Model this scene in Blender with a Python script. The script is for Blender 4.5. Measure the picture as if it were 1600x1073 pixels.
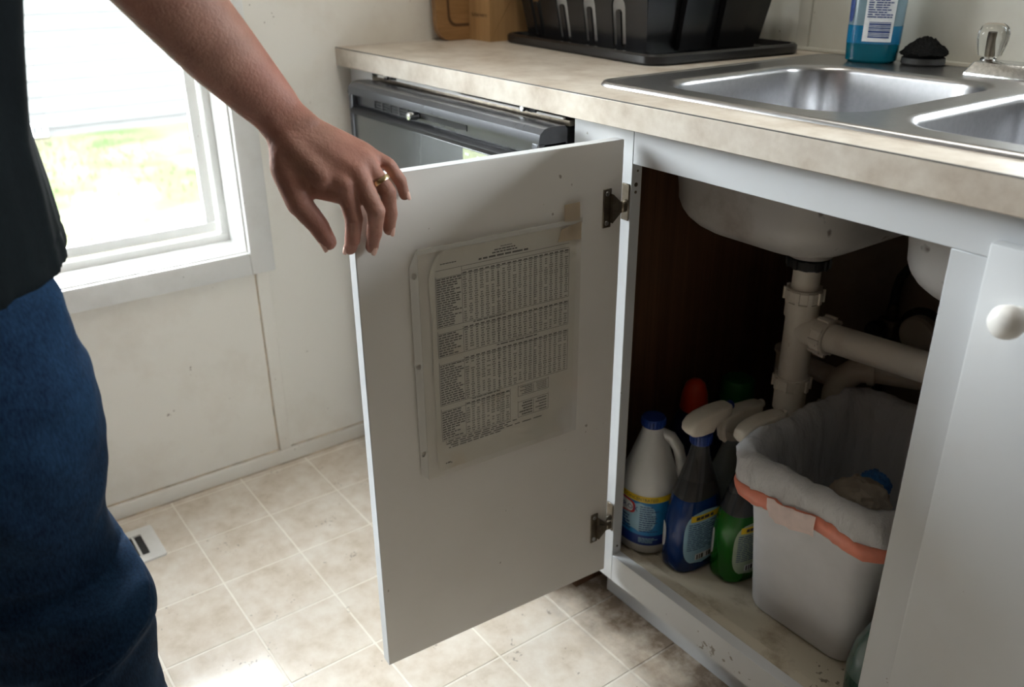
import bpy, bmesh, math, random
import numpy as np
from mathutils import Vector, Matrix, noise

random.seed(7); RNG = np.random.RandomState(7)
for o in list(bpy.data.objects): bpy.data.objects.remove(o)
SC = bpy.context.scene
COL = SC.collection
R = math.radians

# ------------------------------------------------------------------ camera
CAM_POS = Vector((1.6974, -0.8310, 1.0814))
YAW, PITCH, ROLL, FPX = 0.9391, -0.4294, -0.006, 1370.0
cF = Vector((-math.sin(YAW)*math.cos(PITCH), math.cos(YAW)*math.cos(PITCH), math.sin(PITCH)))
cR0 = Vector((math.cos(YAW), math.sin(YAW), 0)); cU0 = cR0.cross(cF)
cR = math.cos(ROLL)*cR0 + math.sin(ROLL)*cU0; cU = -math.sin(ROLL)*cR0 + math.cos(ROLL)*cU0
cam_data = bpy.data.cameras.new('camera')
cam_data.sensor_width = 36.0; cam_data.lens = FPX*36.0/1600.0
cam_data.clip_start = 0.02; cam_data.clip_end = 200
cam_data.dof.use_dof = True; cam_data.dof.focus_distance = 1.13; cam_data.dof.aperture_fstop = 4.5
camera = bpy.data.objects.new('camera', cam_data); COL.objects.link(camera)
M = Matrix((cR, cU, -cF)).transposed().to_4x4(); M.translation = CAM_POS
camera.matrix_world = M
SC.camera = camera

# ------------------------------------------------------------------ world, light, exposure
world = bpy.data.worlds.new('overcast_sky'); SC.world = world; world.use_nodes = True
wn = world.node_tree.nodes; bgn = wn.get('Background')
bgn.inputs['Color'].default_value = (0.90, 0.95, 1.0, 1); bgn.inputs['Strength'].default_value = 48.0
SC.view_settings.view_transform = 'Standard'; SC.view_settings.look = 'None'
SC.view_settings.gamma = 1.0; SC.view_settings.use_curve_mapping = False
SC.view_settings.exposure = 0.0

def portal(name, loc, rot, sx, sy):
    ld = bpy.data.lights.new(name, 'AREA'); ld.shape = 'RECTANGLE'; ld.size = sx; ld.size_y = sy
    ld.cycles.is_portal = True
    o = bpy.data.objects.new(name, ld); COL.objects.link(o); o.location = loc; o.rotation_euler = rot
    return o
# sky light enters through the two windows of the room (portals only guide sampling)
WIN1 = (-1.05, -0.257, 0.509, 1.55)      # y0 y1 z0 z1, wall x = 0 (in view)
WIN2 = (1.05, 1.85, 1.015, 1.32)          # x0 x1 z0 z1, wall y = .645 (above the sink)
portal('window_portal', (-.16, (WIN1[0]+WIN1[1])/2, (WIN1[2]+WIN1[3])/2), (0, R(-90), 0), WIN1[3]-WIN1[2], WIN1[1]-WIN1[0])
portal('window_portal', ((WIN2[0]+WIN2[1])/2, .80, (WIN2[2]+WIN2[3])/2), (R(-90), 0, 0), WIN2[1]-WIN2[0], WIN2[3]-WIN2[2])

# ------------------------------------------------------------------ material helpers
def new_mat(name):
    m = bpy.data.materials.new(name); m.use_nodes = True
    nt = m.node_tree; return m, nt, nt.nodes.get('Principled BSDF')
def setp(b, **kw):
    names = dict(color='Base Color', rough='Roughness', metal='Metallic', trans='Transmission Weight', ior='IOR', alpha='Alpha',
                 coat='Coat Weight', sheen='Sheen Weight', sss='Subsurface Weight', spec='Specular IOR Level')
    for k, v in kw.items():
        if k == 'color': v = (*v, 1) if len(v) == 3 else v
        b.inputs[names[k]].default_value = v
def node(nt, t, **kw):
    n = nt.nodes.new(t)
    for k, v in kw.items(): setattr(n, k, v)
    return n
def pos_coord(nt, kind='pos'):
    if kind == 'pos': return node(nt, 'ShaderNodeNewGeometry').outputs['Position']
    return node(nt, 'ShaderNodeTexCoord').outputs['Object']
def noise_tex(nt, vec, scale, detail=4, rough=.55, stretch=None):
    if stretch:
        mp = node(nt, 'ShaderNodeMapping'); mp.inputs['Scale'].default_value = stretch
        nt.links.new(vec, mp.inputs['Vector']); vec = mp.outputs['Vector']
    n = node(nt, 'ShaderNodeTexNoise'); n.inputs['Scale'].default_value = scale
    n.inputs['Detail'].default_value = detail; n.inputs['Roughness'].default_value = rough
    nt.links.new(vec, n.inputs['Vector']); return n.outputs['Fac']
def ramp(nt, fac, stops):
    r = node(nt, 'ShaderNodeValToRGB'); el = r.color_ramp.elements
    while len(el) < len(stops): el.new(.5)
    for e, (p, c) in zip(el, stops): e.position = p; e.color = (*c, 1) if len(c) == 3 else c
    nt.links.new(fac, r.inputs['Fac']); return r.outputs['Color']
def mixc(nt, fac, a, b):
    m = node(nt, 'ShaderNodeMix', data_type='RGBA')
    if isinstance(fac, float): m.inputs[0].default_value = fac
    else: nt.links.new(fac, m.inputs[0])
    for i, c in ((6, a), (7, b)):
        if isinstance(c, tuple): m.inputs[i].default_value = (*c, 1)
        else: nt.links.new(c, m.inputs[i])
    return m.outputs[2]
def math_n(nt, op, a, b=None):
    m = node(nt, 'ShaderNodeMath', operation=op)
    for i, c in ((0, a), (1, b)):
        if c is None: continue
        if isinstance(c, (int, float)): m.inputs[i].default_value = c
        else: nt.links.new(c, m.inputs[i])
    return m.outputs[0]
def bump(nt, b, h, strength=.2, dist=.002):
    n = node(nt, 'ShaderNodeBump'); n.inputs['Strength'].default_value = strength; n.inputs['Distance'].default_value = dist
    nt.links.new(h, n.inputs['Height']); nt.links.new(n.outputs['Normal'], b.inputs['Normal'])
def plain(name, color, rough=.5, metal=0.0, var=.12, scale=40, bmp=0.0, **kw):
    m, nt, b = new_mat(name); setp(b, rough=rough, metal=metal, **kw)
    f = noise_tex(nt, pos_coord(nt, 'obj'), scale)
    lo = tuple(c*(1-var) for c in color); hi = tuple(min(1, c*(1+var)) for c in color)
    nt.links.new(ramp(nt, f, [(.3, lo), (.7, hi)]), b.inputs['Base Color'])
    if bmp: bump(nt, b, f, bmp)
    return m
def dirty(name, color, dirt, rough=.45, spots=.03, spot_scale=60, grime=.25, grime_scale=5, bmp=.05, stretch=None, seed=(0, 0, 0)):
    """painted surface with soft grime patches and small specks of dirt"""
    m, nt, b = new_mat(name); setp(b, rough=rough)
    v = pos_coord(nt)
    ad = node(nt, 'ShaderNodeVectorMath', operation='ADD'); ad.inputs[1].default_value = seed; nt.links.new(v, ad.inputs[0]); v = ad.outputs[0]
    g = noise_tex(nt, v, grime_scale, 6, .65, stretch)
    gm = ramp(nt, g, [(.5, (0, 0, 0)), (.78, (grime,)*3)])
    c1 = mixc(nt, gm, color, dirt)
    s = noise_tex(nt, v, spot_scale*1.7, 2, .5); s2 = noise_tex(nt, v, spot_scale*.23, 2, .5)
    sm = math_n(nt, 'MULTIPLY', s, s2)
    sf = ramp(nt, sm, [(.475-spots, (0, 0, 0)), (.50-spots*.9, (.7, .7, .7))])
    c2 = mixc(nt, sf, c1, (dirt[0]*.35, dirt[1]*.32, dirt[2]*.3))
    nt.links.new(c2, b.inputs['Base Color'])
    if bmp: bump(nt, b, noise_tex(nt, v, 180, 3), bmp, .001)
    return m
def wood(name, c1, c2, rough=.45, scale=14, stretch=(1, 1, .08), obj=True):
    m, nt, b = new_mat(name); setp(b, rough=rough)
    v = pos_coord(nt, 'obj' if obj else 'pos')
    f = noise_tex(nt, v, scale, 6, .6, stretch)
    f2 = noise_tex(nt, v, scale*9, 3, .6, stretch)
    s = math_n(nt, 'ADD', math_n(nt, 'MULTIPLY', f, .7), math_n(nt, 'MULTIPLY', f2, .3))
    nt.links.new(ramp(nt, s, [(.35, c1), (.62, c2)]), b.inputs['Base Color']); bump(nt, b, f2, .08, .001)
    return m
def clear(name, color, rough=.05, haze=.12, gloss=.12):
    """thin clear sheet: transparent with a gloss by Fresnel and a little haze"""
    m = bpy.data.materials.new(name); m.use_nodes = True; nt = m.node_tree; nt.nodes.clear()
    out = node(nt, 'ShaderNodeOutputMaterial'); tr = node(nt, 'ShaderNodeBsdfTransparent'); tr.inputs['Color'].default_value = (*color, 1)
    gl = node(nt, 'ShaderNodeBsdfGlossy'); gl.inputs['Roughness'].default_value = rough
    df = node(nt, 'ShaderNodeBsdfDiffuse'); df.inputs['Color'].default_value = (*color, 1)
    fr = node(nt, 'ShaderNodeFresnel'); fr.inputs['IOR'].default_value = 1.4
    m1 = node(nt, 'ShaderNodeMixShader'); m1.inputs[0].default_value = haze
    nt.links.new(tr.outputs[0], m1.inputs[1]); nt.links.new(df.outputs[0], m1.inputs[2])
    m2 = node(nt, 'ShaderNodeMixShader'); f = math_n(nt, 'MULTIPLY', fr.outputs[0], gloss*8)
    nt.links.new(f, m2.inputs[0]); nt.links.new(m1.outputs[0], m2.inputs[1]); nt.links.new(gl.outputs[0], m2.inputs[2])
    nt.links.new(m2.outputs[0], out.inputs['Surface']); return m

# ------------------------------------------------------------------ materials
MT = {}
MT['wall'] = dirty('painted_wallboard', (.86, .835, .77), (.45, .33, .20), .5, .012, 70, .32, 3.2, .06)
MT['backwall'] = dirty('backsplash_wallboard', (.62, .62, .56), (.33, .24, .14), .45, .035, 75, .25, 4, .05, seed=(3, 1, 2))
MT['panelling'] = wood('brown_wall_panelling', (.16, .09, .05), (.28, .17, .10), .5, 5, (1, 6, .1), obj=False)
MT['ceiling'] = plain('ceiling_paint', (.62, .60, .56), .8, var=.03)
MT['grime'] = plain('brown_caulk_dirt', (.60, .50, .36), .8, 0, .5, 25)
MT['trim'] = dirty('window_trim_paint', (.80, .80, .78), (.40, .36, .30), .35, .0, 60, .3, 6, .03, (1, 1, 1))
MT['cab'] = dirty('white_cabinet_laminate', (.575, .59, .605), (.42, .33, .22), .38, .012, 55, .14, 4, .02, seed=(1, 5, 0))
MT['door'] = dirty('cabinet_door_inside', (.70, .675, .64), (.40, .33, .25), .42, .008, 50, .14, 3, .02, seed=(7, 2, 0))
MT['edge'] = plain('bare_cabinet_edge', (.62, .55, .44), .6, var=.15)
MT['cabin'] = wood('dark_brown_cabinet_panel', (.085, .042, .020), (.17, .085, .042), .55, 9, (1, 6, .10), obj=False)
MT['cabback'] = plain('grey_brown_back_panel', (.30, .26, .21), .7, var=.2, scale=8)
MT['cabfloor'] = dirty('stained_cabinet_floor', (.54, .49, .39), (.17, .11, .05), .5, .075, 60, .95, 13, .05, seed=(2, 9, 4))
MT['steel'] = plain('brushed_stainless', (.43, .43, .44), .28, 1.0, .06, 120, .03)
MT['steel_under'] = dirty('dull_steel_underside', (.47, .45, .43), (.16, .09, .05), .30, .10, 22, .6, 12, .05, seed=(1, 1, 6))
MT['chrome'] = plain('pitted_chrome', (.72, .73, .75), .12, 1.0, .2, 160, .1)
MT['bronze'] = plain('aged_bronze_metal', (.16, .135, .105), .38, .9, .25, 90)
MT['blackp'] = plain('black_plastic', (.008, .008, .009), .27, 0, .2, 60)
MT['blackt'] = plain('black_tray_plastic', (.006, .006, .0075), .26, 0, .2, 60)
MT['darkrub'] = plain('dark_rubber', (.02, .02, .02), .6, 0, .3, 80)
MT['dwgrey'] = plain('dishwasher_dark_grey', (.05, .052, .058), .27, .45, .08, 30)
MT['dwpanel'] = plain('dishwasher_front_panel', (.085, .09, .088), .20, .55, .06, 20)
MT['dwblack'] = plain('dishwasher_black', (.008, .008, .009), .5, 0, .15, 50, spec=.2)
MT['ctl'] = plain('control_panel_green', (.42, .46, .28), .3, 0, .1, 30)
MT['whitep'] = plain('white_plastic', (.80, .79, .76), .35, 0, .04, 30)
MT['bin'] = plain('white_bin_plastic', (.70, .70, .73), .42, 0, .06, 14, .02)
MT['pvc'] = dirty('aged_pvc', (.84, .78, .68), (.33, .20, .10), .4, .03, 45, .4, 13, .03, seed=(5, 0, 0))
MT['bottle_white'] = plain('white_bottle_plastic', (.74, .75, .74), .36, 0, .04, 25)
MT['bluecap'] = plain('blue_cap_plastic', (.012, .045, .24), .35, 0, .1, 40)
MT['navy'] = plain('dark_blue_bottle', (.006, .012, .06), .3, 0, .1, 40)
MT['red'] = plain('red_cap_plastic', (.62, .05, .015), .28, 0, .1, 40)
MT['greencap'] = plain('green_cap_plastic', (.01, .16, .03), .4, 0, .1, 40)
MT['cream'] = plain('cream_trigger_plastic', (.78, .72, .62), .38, 0, .06, 30)
MT['ink'] = plain('print_ink', (.055, .052, .05), .6, 0, .2, 200)
MT['inkblue'] = plain('print_blue', (.02, .05, .20), .5, 0, .2, 200)
MT['inkwhite'] = plain('print_white', (.75, .78, .80), .5, 0, .05, 200)
MT['lab_yellow'] = plain('label_yellow', (.80, .56, .02), .42, 0, .05, 50)
MT['lab_red'] = plain('label_red', (.55, .02, .02), .42, 0, .05, 50)
MT['lab_blue'] = plain('label_pale_blue', (.30, .52, .66), .4, 0, .06, 60)
MT['lab_green'] = plain('label_pale_green', (.42, .52, .38), .4, 0, .06, 60)
MT['tape'] = clear('yellowed_tape', (.80, .70, .56), .3, .38, .06)
MT['sleeve'] = clear('clear_plastic_sleeve', (.92, .91, .88), .22, .14, .05)
MT['gold'] = plain('gold', (.80, .64, .38), .2, 1.0, .05, 60)
MT['tape_w'] = plain('white_sticker', (.7, .7, .7), .5)

def mk_paper():
    m, nt, b = new_mat('yellowed_paper'); setp(b, rough=.6)
    v = pos_coord(nt)
    f = noise_tex(nt, v, 9, 5); s = noise_tex(nt, v, 16, 3)
    c = ramp(nt, f, [(.35, (.62, .59, .53)), (.7, (.72, .70, .65))])
    sp = node(nt, 'ShaderNodeSeparateXYZ'); nt.links.new(v, sp.inputs[0])
    c = mixc(nt, ramp(nt, s, [(.60, (0, 0, 0)), (.75, (.35, .35, .35))]), c, (.55, .38, .2))
    nt.links.new(c, b.inputs['Base Color']); return m
MT['paper'] = mk_paper()

def mk_counter():
    m, nt, b = new_mat('beige_laminate'); setp(b, rough=.36)
    v = pos_coord(nt)
    f = noise_tex(nt, v, 16, 8, .62); f2 = noise_tex(nt, v, 55, 4, .6); f3 = noise_tex(nt, v, 4.5, 4)
    s = math_n(nt, 'ADD', math_n(nt, 'MULTIPLY', f, .55), math_n(nt, 'ADD', math_n(nt, 'MULTIPLY', f2, .2), math_n(nt, 'MULTIPLY', f3, .25)))
    c = ramp(nt, s, [(.36, (.40, .33, .26)), (.47, (.53, .465, .39)), (.6, (.65, .595, .52))])
    nt.links.new(c, b.inputs['Base Color']); bump(nt, b, f2, .03, .001); return m
MT['counter'] = mk_counter()
def mk_tile(grout=False):
    m, nt, b = new_mat('vinyl_grout_line' if grout else 'vinyl_floor_tile'); setp(b, rough=.21 if not grout else .45)
    v = pos_coord(nt)
    f = noise_tex(nt, v, 11, 8, .65); f2 = noise_tex(nt, v, 38, 5, .6)
    s = math_n(nt, 'ADD', math_n(nt, 'MULTIPLY', f, .65), math_n(nt, 'MULTIPLY', f2, .35))
    if grout: c = ramp(nt, s, [(.4, (.80, .735, .63)), (.6, (.86, .81, .72))])
    else:
        c = ramp(nt, s, [(.34, (.60, .51, .40)), (.47, (.73, .645, .545)), (.62, (.83, .77, .685))])
        oi = node(nt, 'ShaderNodeObjectInfo')
        c = mixc(nt, math_n(nt, 'MULTIPLY', oi.outputs['Random'], .12), c, (.52, .42, .31))
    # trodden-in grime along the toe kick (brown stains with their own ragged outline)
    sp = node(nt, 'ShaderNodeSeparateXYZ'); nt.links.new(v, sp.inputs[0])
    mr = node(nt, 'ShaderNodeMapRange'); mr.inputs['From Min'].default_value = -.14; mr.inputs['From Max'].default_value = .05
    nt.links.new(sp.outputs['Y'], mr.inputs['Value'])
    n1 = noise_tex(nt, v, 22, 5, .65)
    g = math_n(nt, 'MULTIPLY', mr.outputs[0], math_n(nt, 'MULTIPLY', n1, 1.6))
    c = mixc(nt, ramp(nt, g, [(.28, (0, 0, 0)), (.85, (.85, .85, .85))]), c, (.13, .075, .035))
    n2 = noise_tex(nt, v, 120, 2); n3 = noise_tex(nt, v, 14, 2)
    c = mixc(nt, ramp(nt, math_n(nt, 'MULTIPLY', n2, n3), [(.41, (0, 0, 0)), (.45, (.5, .5, .5))]), c, (.12, .085, .06))
    nt.links.new(c, b.inputs['Base Color']); bump(nt, b, f2, .08, .001); return m
MT['tile'] = mk_tile(); MT['grout'] = mk_tile(True)

def mk_skin():
    m, nt, b = new_mat('skin'); setp(b, rough=.58, sss=.10, spec=.3)
    b.inputs['Subsurface Radius'].default_value = (.012, .004, .002); b.inputs['Subsurface Scale'].default_value = .5
    v = pos_coord(nt)
    f = noise_tex(nt, v, 28, 5, .6); f2 = noise_tex(nt, v, 320, 3, .6); f3 = noise_tex(nt, v, 9, 3)
    c = ramp(nt, f, [(.3, (.235, .115, .083)), (.7, (.345, .18, .135))])
    c = mixc(nt, ramp(nt, f3, [(.45, (0, 0, 0)), (.7, (.5, .5, .5))]), c, (.33, .12, .09))
    nt.links.new(c, b.inputs['Base Color']); bump(nt, b, f2, .45, .0014); return m
MT['skin'] = mk_skin()
MT['nail'] = plain('fingernail', (.62, .38, .31), .3, 0, .06, 60)
def mk_cloth(name, a, c, scale, rough=.85, bm_=.3, sheen=.0):
    m, nt, b = new_mat(name); setp(b, rough=rough, sheen=sheen, spec=.12)
    v = pos_coord(nt)
    f = noise_tex(nt, v, 8, 6, .65); w = noise_tex(nt, v, scale, 3, .6, (1, 1, .35))
    s = math_n(nt, 'ADD', math_n(nt, 'MULTIPLY', f, .6), math_n(nt, 'MULTIPLY', w, .4))
    nt.links.new(ramp(nt, s, [(.38, a), (.62, c)]), b.inputs['Base Color']); bump(nt, b, w, bm_, .001); return m
MT['denim'] = mk_cloth('blue_denim', (.0026, .0090, .027), (.0135, .042, .095), 420, .85)
MT['tee'] = mk_cloth('dark_teal_cotton', (.0030, .0048, .0062), (.0060, .0095, .0115), 500, .9)
MT['stitch'] = plain('jeans_thread', (.035, .05, .08), .8)
MT['hair'] = plain('brown_hair', (.06, .035, .02), .6, 0, .3, 90, .3)
MT['shoe'] = plain('shoe_leather', (.05, .04, .035), .5)
def mk_trans(name, color, rough=.08, trans=.75):
    m, nt, b = new_mat(name); setp(b, color=color, rough=rough, trans=trans, ior=1.4)
    f = noise_tex(nt, pos_coord(nt, 'obj'), 20)
    nt.links.new(ramp(nt, f, [(.3, tuple(c*.92 for c in color)), (.7, color)]), b.inputs['Base Color']); return m
MT['blue_liq'] = mk_trans('blue_cleaner', (.006, .045, .22), .12, .35)
MT['green_liq'] = mk_trans('green_cleaner', (.015, .20, .015), .12, .35)
MT['clear_pl'] = mk_trans('smoky_clear_plastic', (.10, .105, .11), .10, .5)
MT['frost'] = mk_trans('frosted_bottle', (.42, .46, .44), .4, .3)
MT['jug'] = mk_trans('clear_green_jug', (.16, .26, .23), .14, .5)
MT['jugliq'] = mk_trans('jug_liquid', (.010, .075, .055), .1, .25)
MT['acrylic'] = mk_trans('clear_acrylic', (.95, .96, .95), .04, 1.0)
MT['teal_liq'] = mk_trans('teal_dish_soap', (.002, .13, .19), .08, .3)
MT['soap_sleeve'] = mk_trans('blue_printed_sleeve', (.012, .18, .36), .12, .15)
MT['soap_clear'] = mk_trans('pale_bottle', (.30, .44, .52), .12, .35)
def mk_bag():
    m = bpy.data.materials.new('thin_white_bag'); m.use_nodes = True; nt = m.node_tree; b = nt.nodes.get('Principled BSDF')
    setp(b, color=(.84, .84, .85), rough=.27)
    v = pos_coord(nt, 'obj'); f = noise_tex(nt, v, 26, 5, .6, (1, 1, .45)); bump(nt, b, f, .9, .012)
    out = nt.nodes.get('Material Output'); tl = node(nt, 'ShaderNodeBsdfTranslucent'); tl.inputs[0].default_value = (.8, .8, .82, 1)
    tr = node(nt, 'ShaderNodeBsdfTransparent')
    m1 = node(nt, 'ShaderNodeMixShader'); m1.inputs[0].default_value = .3
    nt.links.new(b.outputs[0], m1.inputs[1]); nt.links.new(tl.outputs[0], m1.inputs[2])
    m2 = node(nt, 'ShaderNodeMixShader'); m2.inputs[0].default_value = .14
    nt.links.new(m1.outputs[0], m2.inputs[1]); nt.links.new(tr.outputs[0], m2.inputs[2])
    nt.links.new(m2.outputs[0], out.inputs['Surface']); return m
MT['bag'] = mk_bag()
MT['string'] = plain('red_drawstring', (.80, .26, .17), .4, 0, .08, 60)
MT['string_w'] = plain('pale_drawstring', (.78, .62, .58), .4, 0, .08, 60)
MT['wood_b'] = wood('bamboo_board', (.20, .10, .035), (.36, .20, .08), .45, 16, (1, .12, 1))
MT['wood_k'] = wood('knife_block_wood', (.30, .165, .065), (.46, .28, .125), .42, 12, (1, 1, .08))
MT['glass'] = clear('window_glass', (.97, .98, .97), .0, .0, .10)
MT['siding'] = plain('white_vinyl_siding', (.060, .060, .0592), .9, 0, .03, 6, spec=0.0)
MT['vent_dark'] = plain('foundation_vent', (.018, .019, .02), .6)
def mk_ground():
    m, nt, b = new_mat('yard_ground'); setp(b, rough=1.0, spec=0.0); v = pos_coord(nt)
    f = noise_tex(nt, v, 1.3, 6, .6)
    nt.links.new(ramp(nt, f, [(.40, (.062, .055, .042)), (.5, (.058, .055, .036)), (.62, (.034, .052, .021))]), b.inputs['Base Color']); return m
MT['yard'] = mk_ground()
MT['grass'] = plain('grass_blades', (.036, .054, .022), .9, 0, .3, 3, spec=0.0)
MT['ceramic'] = plain('white_ceramic', (.8, .8, .79), .15, 0, .02, 20)

# ------------------------------------------------------------------ geometry helpers
class MB:
    def __init__(s): s.v = []; s.f = []
    def add(s, v, f):
        o = len(s.v); s.v += [tuple(map(float, p)) for p in v]; s.f += [tuple(i+o for i in q) for q in f]; return s
    def box(s, x0, x1, y0, y1, z0, z1, bev=0.0, seg=2):
        bm = bmesh.new(); bmesh.ops.create_cube(bm, size=1)
        for v in bm.verts: v.co = ((x0+x1)/2+v.co.x*(x1-x0), (y0+y1)/2+v.co.y*(y1-y0), (z0+z1)/2+v.co.z*(z1-z0))
        if bev: bmesh.ops.bevel(bm, geom=bm.edges[:], offset=bev, segments=seg, affect='EDGES', profile=.5)
        return s.bm(bm)
    def bm(s, bm):
        bm.verts.index_update(); s.add([v.co for v in bm.verts], [[v.index for v in f.verts] for f in bm.faces]); bm.free(); return s
    def loft(s, rings, cap0=True, cap1=True, closed=True):
        n = len(rings[0]); o = len(s.v)
        for r in rings: s.v += [tuple(map(float, p)) for p in r]
        for i in range(len(rings)-1):
            for j in range(n if closed else n-1):
                k = (j+1) % n; s.f.append((o+i*n+j, o+i*n+k, o+(i+1)*n+k, o+(i+1)*n+j))
        if cap0: s.f.append(tuple(o+j for j in range(n))[::-1])
        if cap1: s.f.append(tuple(o+(len(rings)-1)*n+j for j in range(n)))
        return s
    def lathe(s, prof, c=(0, 0, 0), n=24, axis='z'):
        rings = []
        for r, z in prof:
            ring = []
            for i in range(n):
                a = 2*math.pi*i/n; p = (r*math.cos(a), r*math.sin(a), z)
                if axis == 'x': p = (p[2], p[0], p[1])
                elif axis == 'y': p = (p[1], p[2], p[0])
                ring.append((p[0]+c[0], p[1]+c[1], p[2]+c[2]))
            rings.append(ring)
        return s.loft(rings)
    def tube(s, pts, rad, n=12, caps=True):
        pts = [Vector(p) for p in pts]
        if isinstance(rad, (int, float)): rad = [rad]*len(pts)
        rings = []; up = None
        for i, p in enumerate(pts):
            d = (pts[min(i+1, len(pts)-1)]-pts[max(i-1, 0)]).normalized()
            if up is None:
                up = d.orthogonal().normalized()
            up = (up - d*up.dot(d)).normalized(); w = d.cross(up)
            rings.append([p+rad[i]*(math.cos(2*math.pi*j/n)*up+math.sin(2*math.pi*j/n)*w) for j in range(n)])
        return s.loft(rings, caps, caps)
    def capsule(s, a, b, ra, rb, n=16, m=5):
        a = Vector(a); b = Vector(b); d = (b-a).normalized(); u = d.orthogonal().normalized(); w = d.cross(u); rings = []
        for c, r, t0, t1 in ((a, ra, -math.pi/2, 0), (b, rb, 0, math.pi/2)):
            for k in range(m+1):
                t = t0+(t1-t0)*k/m
                rr = max(r*math.cos(t), r*.02)
                rings.append([c+d*(r*math.sin(t))+rr*(math.cos(2*math.pi*j/n)*u+math.sin(2*math.pi*j/n)*w) for j in range(n)])
        return s.loft(rings)
    def chain(s, pts, rad):
        for i in range(len(pts)-1): s.capsule(pts[i], pts[i+1], rad[i], rad[i+1])
        return s
    def plate(s, outer, holes, fn, t0, t1):
        """2-D outline with holes, filled and given thickness; fn(u, v, t) -> 3-D"""
        bm = bmesh.new(); edges = []; loops = []
        for lp in [outer]+holes:
            vs = [bm.verts.new((p[0], p[1], 0)) for p in lp]; loops.append(vs)
            for i in range(len(vs)): edges.append(bm.edges.new((vs[i], vs[(i+1) % len(vs)])))
        bmesh.ops.triangle_fill(bm, use_beauty=True, use_dissolve=False, edges=edges, normal=(0, 0, 1))
        bm.verts.index_update(); P = [v.co.copy() for v in bm.verts]
        F = [[v.index for v in f.verts] for f in bm.faces]; L = [[v.index for v in lp] for lp in loops]; bm.free(); n = len(P)
        V = [fn(p.x, p.y, t1) for p in P]+[fn(p.x, p.y, t0) for p in P]
        faces = F+[[i+n for i in f[::-1]] for f in F]
        for lp in L:
            for i in range(len(lp)):
                a, b = lp[i], lp[(i+1) % len(lp)]; faces.append((a, a+n, b+n, b))
        return s.add(V, faces)
    def obj(s, name, mat, parent=None, smooth=True, angle=38, fix=True):
        me = bpy.data.meshes.new(name); me.from_pydata(s.v, [], s.f); me.update()
        if fix:
            bm = bmesh.new(); bm.from_mesh(me); bmesh.ops.recalc_face_normals(bm, faces=bm.faces[:]); bm.to_mesh(me); bm.free()
        return link(name, me, mat, parent, smooth, angle)
def link(name, me, mat, parent=None, smooth=True, angle=38):
    if isinstance(mat, str): mat = MT[mat]
    me.materials.clear(); me.materials.append(mat)
    if smooth:
        me.polygons.foreach_set('use_smooth', [True]*len(me.polygons)); me.set_sharp_from_angle(angle=R(angle))
    o = bpy.data.objects.new(name, me); COL.objects.link(o)
    if parent is not None:
        o.parent = parent
        o.matrix_parent_inverse = Matrix.Translation(-parent.location)
    return o
def tag(o, label, cat=None, group=None, kind=None):
    o['label'] = label
    if cat: o['category'] = cat
    if group: o['group'] = group
    if kind: o['kind'] = kind
    return o
def thing(name, loc, label, cat, group=None):
    o = bpy.data.objects.new(name, None); o.empty_display_size = .02; COL.objects.link(o); o.location = loc
    return tag(o, label, cat, group)
def struct(o): o['kind'] = 'structure'; return o
def rr(cx, cy, hx, hy, r, n=6):
    r = min(r, hx, hy); out = []
    for sx, sy, a0 in ((1, 1, 0), (-1, 1, 90), (-1, -1, 180), (1, -1, 270)):
        for i in range(n+1):
            a = R(a0+90*i/n); out.append((cx+sx*(hx-r)+r*math.cos(a), cy+sy*(hy-r)+r*math.sin(a)))
    return out
def remesh(mb, voxel, smooth_it, fac=.5):
    me = bpy.data.meshes.new('tmp'); me.from_pydata(mb.v, [], mb.f); me.update()
    bm = bmesh.new(); bm.from_mesh(me); bmesh.ops.recalc_face_normals(bm, faces=bm.faces[:]); bm.to_mesh(me); bm.free()
    o = bpy.data.objects.new('tmp', me); COL.objects.link(o)
    md = o.modifiers.new('r', 'REMESH'); md.mode = 'VOXEL'; md.voxel_size = voxel
    if smooth_it:
        sm = o.modifiers.new('s', 'SMOOTH'); sm.factor = fac; sm.iterations = smooth_it
    dg = bpy.context.evaluated_depsgraph_get(); res = bpy.data.meshes.new_from_object(o.evaluated_get(dg))
    bpy.data.objects.remove(o); return res
def displace(me, fn):
    n = len(me.vertices); co = np.empty(n*3); me.vertices.foreach_get('co', co); co = co.reshape(-1, 3)
    no = np.empty(n*3); me.vertices.foreach_get('normal', no); no = no.reshape(-1, 3)
    d = fn(co, no); co = co+no*d[:, None]; me.vertices.foreach_set('co', co.ravel()); me.update()
def text_geo(s, size):
    cu = bpy.data.curves.new('t', 'FONT'); cu.body = s; cu.size = size; cu.align_x = 'CENTER'; cu.resolution_u = 2
    o = bpy.data.objects.new('t', cu); COL.objects.link(o)
    dg = bpy.context.evaluated_depsgraph_get(); me = bpy.data.meshes.new_from_object(o.evaluated_get(dg))
    v = [(p.co.x, p.co.y) for p in me.vertices]; f = [tuple(q.vertices) for q in me.polygons]
    bpy.data.objects.remove(o); bpy.data.meshes.remove(me); return v, f
def scribble(u0, u1, v0, v1, rows, rnd, fill=.62, wmin=.08, wmax=.22, full=.55):
    """rows of short word-like bars in a (u, v) rectangle"""
    quads = []; h = (v1-v0)/rows
    for r in range(rows):
        y0 = v1-(r+1)*h+h*(1-fill)/2; y1 = y0+h*fill; x = u0; end = u0+(u1-u0)*(full+(1-full)*rnd.random())
        while x < end:
            w = (u1-u0)*rnd.uniform(wmin, wmax); quads.append((x, min(x+w, end), y0, y1)); x += w+(u1-u0)*.025
    return quads
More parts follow.
